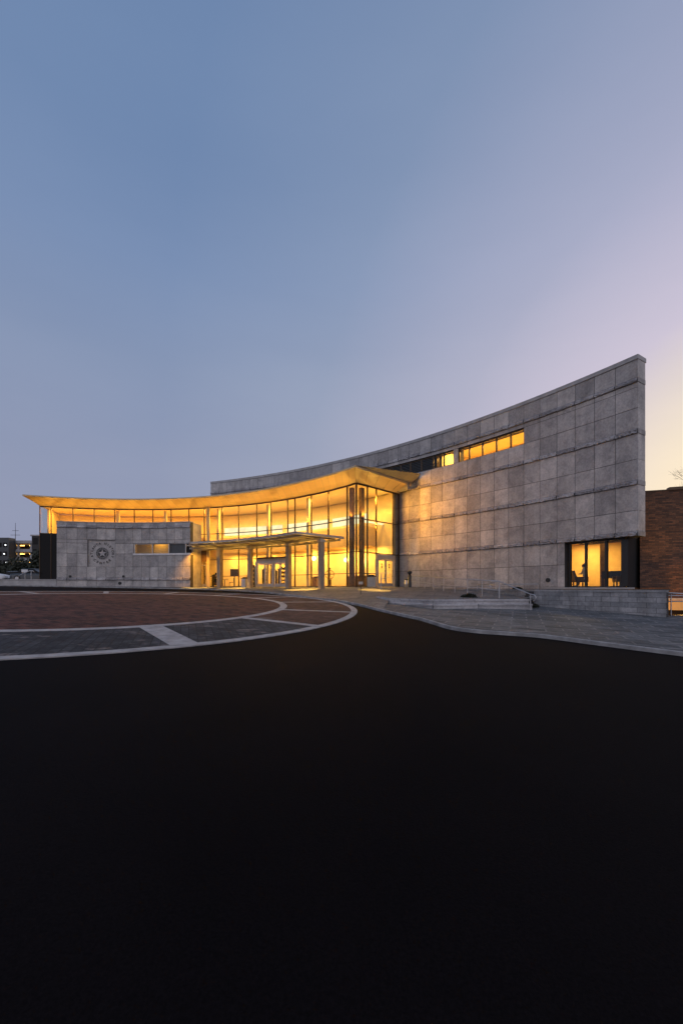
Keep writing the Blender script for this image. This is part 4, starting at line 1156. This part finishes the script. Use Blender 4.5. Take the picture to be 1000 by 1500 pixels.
def tree(name, label, x, y, z0, h, rx, nleaf, lsize, group, trunk=0.3):
    rnd = random.Random(int(x * 31 + y * 7))
    t = thing(name, label, 'tree', (x, y, z0), group)
    mb = MB(); mb.tube([(x, y, z0), (x + 0.1, y, z0 + h*0.3), (x - 0.1, y + 0.1, z0 + h*0.7)], trunk * 0.6, 8, r1=trunk * 0.2)
    blobs = []
    for k in range(16):
        a = rnd.uniform(0, 6.28); d = rnd.uniform(0.1, 0.75) * rx; zz = z0 + h * rnd.uniform(0.22, 0.88)
        d *= 1 - 0.55 * max(0, (zz - z0) / h - 0.45)
        c = (x + d*math.cos(a), y + d*math.sin(a), zz); blobs.append((c, rx * rnd.uniform(0.28, 0.5)))
        if k < 7: mb.tube([(x, y, z0 + h*0.3), c], trunk * 0.25, 5, r1=0.03)
    mb.build('trunk', M['bark'], t)
    lf = MB()
    for i in range(nleaf):
        c, r = rnd.choice(blobs)
        v = Vector((rnd.gauss(0, 1), rnd.gauss(0, 1), rnd.gauss(0, 1))).normalized() * r * rnd.uniform(0.5, 1.08)
        p = Vector(c) + v
        if p.z < z0 + 0.1: continue
        u = Vector((rnd.uniform(-1, 1), rnd.uniform(-1, 1), rnd.uniform(-1, 1))).normalized(); w = u.cross(Vector((rnd.uniform(-1, 1), rnd.uniform(-1, 1), rnd.uniform(-1, 1)))).normalized()
        s_ = lsize * rnd.uniform(0.6, 1.3)
        lf.add([p + u*s_, p + w*s_*0.6, p - u*s_, p - w*s_*0.6], [(0, 1, 2, 3)], rnd.random())
    lf.build('crown', M['leaf'], t)
TR = [(-62.5, 73, 3.6, 3.6, 'round dark tree behind the cars at the left edge'), (-57.5, 72, 4.2, 3.4, 'dark bushy tree behind the cars, second from the left edge'),
      (-53.5, 71, 5.8, 3.2, 'taller dark tree behind the small sign'), (-50.5, 72, 6.4, 3.4, 'tallest dark tree next to the black glass flank of the building'), (-46.5, 70, 7.2, 3.0, 'dark tree half hidden by the black glass flank of the building'),
      (-68, 75, 3.6, 3.5, 'dark tree at the frame edge beyond the white car')]
for x, y, h, rx, lb_ in TR:
    tree('leafy_tree', lb_, x, y, 0.6, h, rx, 2600, 0.26, 'dark trees beyond the parked cars')

pg = thing('parking_garage', 'distant open parking garage with orange lit decks', 'building', (-100, 128, 0.6))
mb = MB()
for k in range(5):
    z = 2.8 + k * 2.6
    mb.box(-122, -70, 120, 136, z, z + 0.85)
mb.build('deck', M['cap'], pg)
for i in range(14):
    x = -121.5 + i * 3.9
    mb = MB(); mb.box(x, x + 0.5, 120.4, 120.9, 0.6, 13.2); mb.build('column', M['cap'], pg)
mb = MB(); mb.box(-122, -70, 135.5, 136, 0.6, 13.2); mb.build('back_wall', M['cap'], pg)
for k in range(4):
    mb = MB()
    for i in range(13):
        x = -119.5 + i * 3.9; mb.box(x - 1.1, x + 1.1, 124, 124.3, 5.2 + k*2.6 - 0.16, 5.2 + k*2.6 - 0.04)
    mb.build('strip_light', M['garagelamp'], pg)
mb = MB(); mb.box(-101.8, -98.2, 117.5, 120, 0.6, 14.6); tw = mb.build('stair_tower', M['louver'], pg)
for k in range(4):
    for i in range(2):
        mb = MB(); mb.box(-101.4 + i*1.6, -100.3 + i*1.6, 117.42, 117.5, 4 + k*2.6, 5.3 + k*2.6); mb.build('window', M['blackglass'], tw)
mb = MB()
for x, z in ((-99, 12.4), (-99.4, 9.8), (-98.8, 7.2)): mb.ball((x, 117.3, z), 0.2, 8)
mb.build('lamp', M['whitelamp'], tw)
t = thing('radio_mast', 'thin lattice mast above the parking garage roof', 'mast', (-104, 128, 13))
mb = MB(); mb.tube([(-104, 127, 13), (-104, 127, 20.5)], 0.1, 6, r1=0.04); mb.build('shaft', M['joint'], t)
mb = MB(); mb.tube([(-105.5, 127, 16.6), (-102.5, 127, 16.6)], 0.06, 6); mb.tube([(-105, 127, 18), (-103, 127, 18)], 0.06, 6); mb.build('crossarm', M['joint'], t)
t = thing('far_office_block', 'grey office block just left of the glass flank in the distance', 'building', (-66, 88, 0.6))
mb = MB(); mb.box(-66.9, -60, 86, 98, 0.6, 11.0); w_ = mb.build('wall', M['joint'], t)
for k in range(4):
    for i in range(3):
        mb = MB(); mb.box(-66.6 + i*1.6, -65.6 + i*1.6, 85.95, 86.0, 2 + k*2.4, 3.4 + k*2.4); mb.build('window', M['blackglass'], t)
mb = MB(); mb.box(-67.1, -59.8, 85.8, 98.2, 11.0, 11.3); mb.build('roof', M['cap'], t)

# bare tree behind the brick building
bt = thing('bare_tree', 'leafless tree whose twigs show above the brick building', 'tree', (30.4, 34, 0))
mb = MB(); rnd = random.Random(3)
def grow(p, d, L, r, depth):
    q = p + d * L
    mid = p + d * L * 0.5 + Vector((rnd.uniform(-1, 1), rnd.uniform(-1, 1), rnd.uniform(-1, 1))) * L * 0.06
    mb.tube([p, mid, q], r, 5, r1=r * 0.62)
    if depth == 0: return
    for k in range(3 if depth > 1 else 4):
        e = (d + Vector((rnd.uniform(-1, 1), rnd.uniform(-1, 1), rnd.uniform(-0.35, 0.8))) * 0.75).normalized()
        grow(p.lerp(q, rnd.uniform(0.55, 1.0)), e, L * rnd.uniform(0.6, 0.78), r * 0.55, depth - 1)
grow(Vector((32.2, 34, 0)), Vector((0, 0, 1)), 3.9, 0.17, 6)
mb.build('branches', M['bark'], bt)
# low shrubs by the steps
def shrub(x, y, z0, r, label):
    rnd = random.Random(int(x * 100)); t = thing('low_shrub', label, 'shrub', (x, y, z0), 'low shrubs beside the ramp')
    lf = MB()
    for i in range(700):
        v = Vector((rnd.gauss(0, 1), rnd.gauss(0, 1), abs(rnd.gauss(0, 1)))).normalized() * r * rnd.uniform(0.3, 1.0); v.z *= 0.5
        p = Vector((x, y, z0)) + v; u = Vector((rnd.uniform(-1, 1), rnd.uniform(-1, 1), rnd.uniform(-1, 1))).normalized(); w = u.cross(Vector((0.3, 0.5, 0.8))).normalized(); s_ = 0.045
        lf.add([p + u*s_, p + w*s_*0.6, p - u*s_, p - w*s_*0.6], [(0, 1, 2, 3)], rnd.random())
    lf.build('foliage', M['leaf'], t)
    mb = MB()
    for k in range(6):
        a = k * 1.05; mb.tube([(x, y, z0 - 0.05), (x + r*0.6*math.cos(a), y + r*0.6*math.sin(a), z0 + r*0.35)], 0.012, 5)
    mb.build('stems', M['bark'], t)
shrub(6.15, 19.2, -0.52, 0.42, 'low dark shrub on the landing left of the stair handrail')
shrub(8.5, 17.9, -0.9, 0.36, 'low dark shrub between the stair handrail and the block wall')
shrub(9.5, 21.5, -0.16, 0.3, 'low dark shrub in the planting bed above the block wall')

# ------------------------------------------------------------------ lights
WARM = (1.0, 0.53, 0.085)
def area(name, loc, size, energy, rot=(0, 0, 0), col=WARM, sy=None, spread=None):
    l = bpy.data.lights.new(name, 'AREA'); l.energy = energy; l.color = col; l.size = size
    if sy: l.shape = 'RECTANGLE'; l.size_y = sy
    if spread: l.spread = R_(spread)
    o = bpy.data.objects.new(name, l); COL.objects.link(o); o.location = loc; o.rotation_euler = rot
    return o
def spot(name, loc, tgt, energy, ang, col=WARM, blend=0.6, rad=0.06):
    l = bpy.data.lights.new(name, 'SPOT'); l.energy = energy; l.color = col; l.spot_size = R_(ang); l.spot_blend = blend; l.shadow_soft_size = rad
    o = bpy.data.objects.new(name, l); COL.objects.link(o); o.location = loc
    o.rotation_euler = (Vector(tgt) - Vector(loc)).to_track_quat('-Z', 'Y').to_euler()
    return o
def point(name, loc, energy, col=WARM, rad=0.1):
    l = bpy.data.lights.new(name, 'POINT'); l.energy = energy; l.color = col; l.shadow_soft_size = rad
    o = bpy.data.objects.new(name, l); COL.objects.link(o); o.location = loc
    return o
# uplights on the upper transom, washing ceiling and soffit
for k in range(18):
    a = 40.6 + k * 4.0
    spot('uplight', P(CG, 26.75, a, 5.35), P(CG, 26.6, a, 8.0), 130, 150, (1.0, 0.47, 0.06))
    spot('uplight', P(CG, 26.2, a, 5.3), P(CG, 25.3, a, 8.0), 170, 58, (1.0, 0.47, 0.06), 1.0)
for t_ in (0.25, 0.65):
    p = P0 + dv * t_ + NQ * 0.35; q = P0 + dv * t_ - NQ * 0.5
    spot('uplight', (p.x, p.y, 5.35), (q.x, q.y, 8.0), 190, 150)
# downlights of the low lobby ceiling
for k in range(9):
    a = 41.5 + k * 4.1
    area('ceiling_light', P(CG, 29.7, a, 3.42), 0.5, 150)
for k in range(9):
    area('front_ceiling_light', P(CG, 27.6, 42.5 + k * 4.1, ZT), 0.4, 210)
for k in range(8):
    area('upper_ceiling_light', P(CG, 28.2, 80 + k * 3.9, ZT), 0.4, 90)
for a in (70.5, 63.2, 54.6, 45.0):
    spot('canopy_fill', P(CG, 23.9, a, 2.5), P(CG, 24.0, a, 3.8), 130, 160)  # added lamps, no fixtures on the columns: brighten the canopy underside
for p in ((56.2, 30.3, 2.75), (48.9, 30.3, 2.45), (45.4, 30.3, 2.1)): point('lamp_glow', P(CG, p[1], p[0], p[2] + 0.3), 40)
# side room seen through the ribbon window
area('room_light', P(CG, 25.9, 86, 4.7), 0.8, 25)
# added spots, not fixtures: imitate lobby glow spilling onto the stone wall
p = P0 + dv * 0.3 + NQ * 0.3
for zf, e in ((6.9, 1900), (4.9, 900), (2.9, 140)):
    spot('wall_spill_fill', (p.x, p.y, zf), tuple(P(CW, RW, 44.6, zf - 0.6)), e * 0.6, 78, (1.0, 0.40, 0.035), 1.0, 0.04)
    p2 = P0 + dv * 0.52 + NQ * 0.22
    spot('wall_spill_fill', (p2.x, p2.y, zf), tuple(P(CW, RW, 43.6, zf - 0.4)), e * 0.45, 90, (1.0, 0.40, 0.035), 1.0, 0.04)
p = P0 + dv * 0.5 + NQ * 0.5
spot('bulkhead_fill', (p.x, p.y, 7.5), tuple(P(CG, 29.8, 42.6, 3.8)), 600, 100)  # added fill without a fixture, brightens the end of the bulkhead
# canopy downlights
for a in (72.5, 62.6, 43.6):
    spot('entrance_spot', P(CG, 23.4, a, 3.45), P(CG, 23.1, a, 0), 4500, 46, rad=0.05)
spot('entrance_spot', (3.4, 29.2, 7.75), (2.3, 26.0, 0), 14000, 18, rad=0.05)
spot('entrance_spot', P(CG, 23.6, 74.0, 3.3), P(CG, 25.4, 76.55, 1.6), 700, 80, (1.0, 0.42, 0.04))  # added spot, no fixture: brightens the end return of the lobby wall
# clerestory gallery and reading room
for a in (37.3, 38.8, 40.3, 42.6): area('gallery_light', P(CW, RW + 2.0, a, 10.85), 0.7, 200, col=(1.0, 0.60, 0.14))
area('reading_room_light', P(CW, RW + 2.6, 32.4, 2.93), 0.8, 90, col=(1.0, 0.60, 0.14)); area('reading_room_light', P(CW, RW + 1.0, 33.4, 2.93), 0.4, 80, col=(1.0, 0.62, 0.16)); area('reading_room_light', P(CW, RW + 3.6, 35.0, 2.93), 0.8, 250, col=(1.0, 0.62, 0.16))  # middle lamp added near the window to brighten the seated person
spot('alley_glow', (13.5, 16.3, -0.25), (16.0, 18.6, -1.3), 700, 72, (1.0, 0.45, 0.05), 0.5)
spot('brick_wash', (15.9, 19.3, -0.4), (16.9, 21.0, 4.3), 260, 62, blend=1.0)

# sun below the roofs, only a breath of warm light from the right
sl = bpy.data.lights.new('sun', 'SUN'); sl.energy = 0.12; sl.angle = R_(20); sl.color = (1.0, 0.72, 0.6)
so = bpy.data.objects.new('sun', sl); COL.objects.link(so)
SUN = Vector((0.78, 0.62, 0.06)).normalized()
so.rotation_euler = (-SUN).to_track_quat('-Z', 'Y').to_euler()

# ------------------------------------------------------------------ world: dusk sky
w = bpy.data.worlds.new('World'); S.world = w; w.use_nodes = True
nt = w.node_tree; bg = nt.nodes['Background']
tc = N(nt, 'ShaderNodeTexCoord'); sep = N(nt, 'ShaderNodeSeparateXYZ'); nt.links.new(tc.outputs['Generated'], sep.inputs[0])
elev = ramp(nt, sep.outputs['Z'], [(0.0, (0.275, 0.30, 0.435)), (0.24, (0.275, 0.313, 0.45)), (0.45, (0.235, 0.297, 0.45)), (0.6, (0.188, 0.268, 0.445)), (0.72, (0.158, 0.243, 0.42)), (0.9, (0.145, 0.23, 0.405))])
dt = N(nt, 'ShaderNodeVectorMath', operation='DOT_PRODUCT'); nt.links.new(tc.outputs['Generated'], dt.inputs[0]); dt.inputs[1].default_value = tuple(SUN)
glow = ramp(nt, dt.outputs['Value'], [(0.25, (0, 0, 0)), (0.55, (0.055, 0.045, 0.03)), (0.78, (0.185, 0.13, 0.105)), (0.90, (0.36, 0.245, 0.21)), (0.962, (0.63, 0.46, 0.15)), (1.0, (0.75, 0.55, 0.10))])
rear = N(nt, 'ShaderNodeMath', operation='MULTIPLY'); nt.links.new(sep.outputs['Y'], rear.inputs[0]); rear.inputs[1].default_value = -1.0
rr2 = ramp(nt, rear.outputs[0], [(0.0, (0, 0, 0)), (0.5, (0.46, 0.40, 0.38))])  # extra brightness added to the unseen sky behind the camera, lifts the stone wall
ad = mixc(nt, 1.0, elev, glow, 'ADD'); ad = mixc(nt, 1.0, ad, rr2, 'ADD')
sky = N(nt, 'ShaderNodeTexSky', sky_type='NISHITA'); sky.sun_disc = False; sky.sun_elevation = R_(0.5); sky.sun_rotation = math.atan2(SUN.x, SUN.y)
ad = mixc(nt, 0.02, ad, sky.outputs[0], 'ADD')
mpS = N(nt, 'ShaderNodeMapping'); mpS.inputs['Scale'].default_value = (1.2, 1.2, 4.5); mpS.inputs['Rotation'].default_value = (0.15, 0.1, 0.4)
nt.links.new(tc.outputs['Generated'], mpS.inputs[0])
hz = ramp(nt, noise(nt, 1.6, 5, 0.55, mpS.outputs[0]), [(0.3, (0.965, 0.97, 0.98)), (0.7, (1.035, 1.025, 1.015))])
ad = mixc(nt, 1.0, ad, hz, 'MULTIPLY')
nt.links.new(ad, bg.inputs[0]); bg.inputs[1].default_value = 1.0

# ------------------------------------------------------------------ camera
cd = bpy.data.cameras.new('camera'); cam = bpy.data.objects.new('camera', cd); COL.objects.link(cam)
cam.location = (0, 0, 0); cam.rotation_euler = (R_(90), 0, 0)
cd.sensor_fit = 'HORIZONTAL'; cd.sensor_width = 36.0; cd.lens = 0.583 * 36.0; cd.shift_x = 0.0; cd.shift_y = 0.11
cd.clip_start = 0.05; cd.clip_end = 5000
S.camera = cam
S.view_settings.view_transform = 'Standard'; S.view_settings.look = 'None'; S.view_settings.exposure = 0; S.view_settings.gamma = 1
S.cycles.max_bounces = 8; S.cycles.transparent_max_bounces = 24; S.cycles.caustics_reflective = False; S.cycles.caustics_refractive = False
S.cycles.sample_clamp_indirect = 6.0
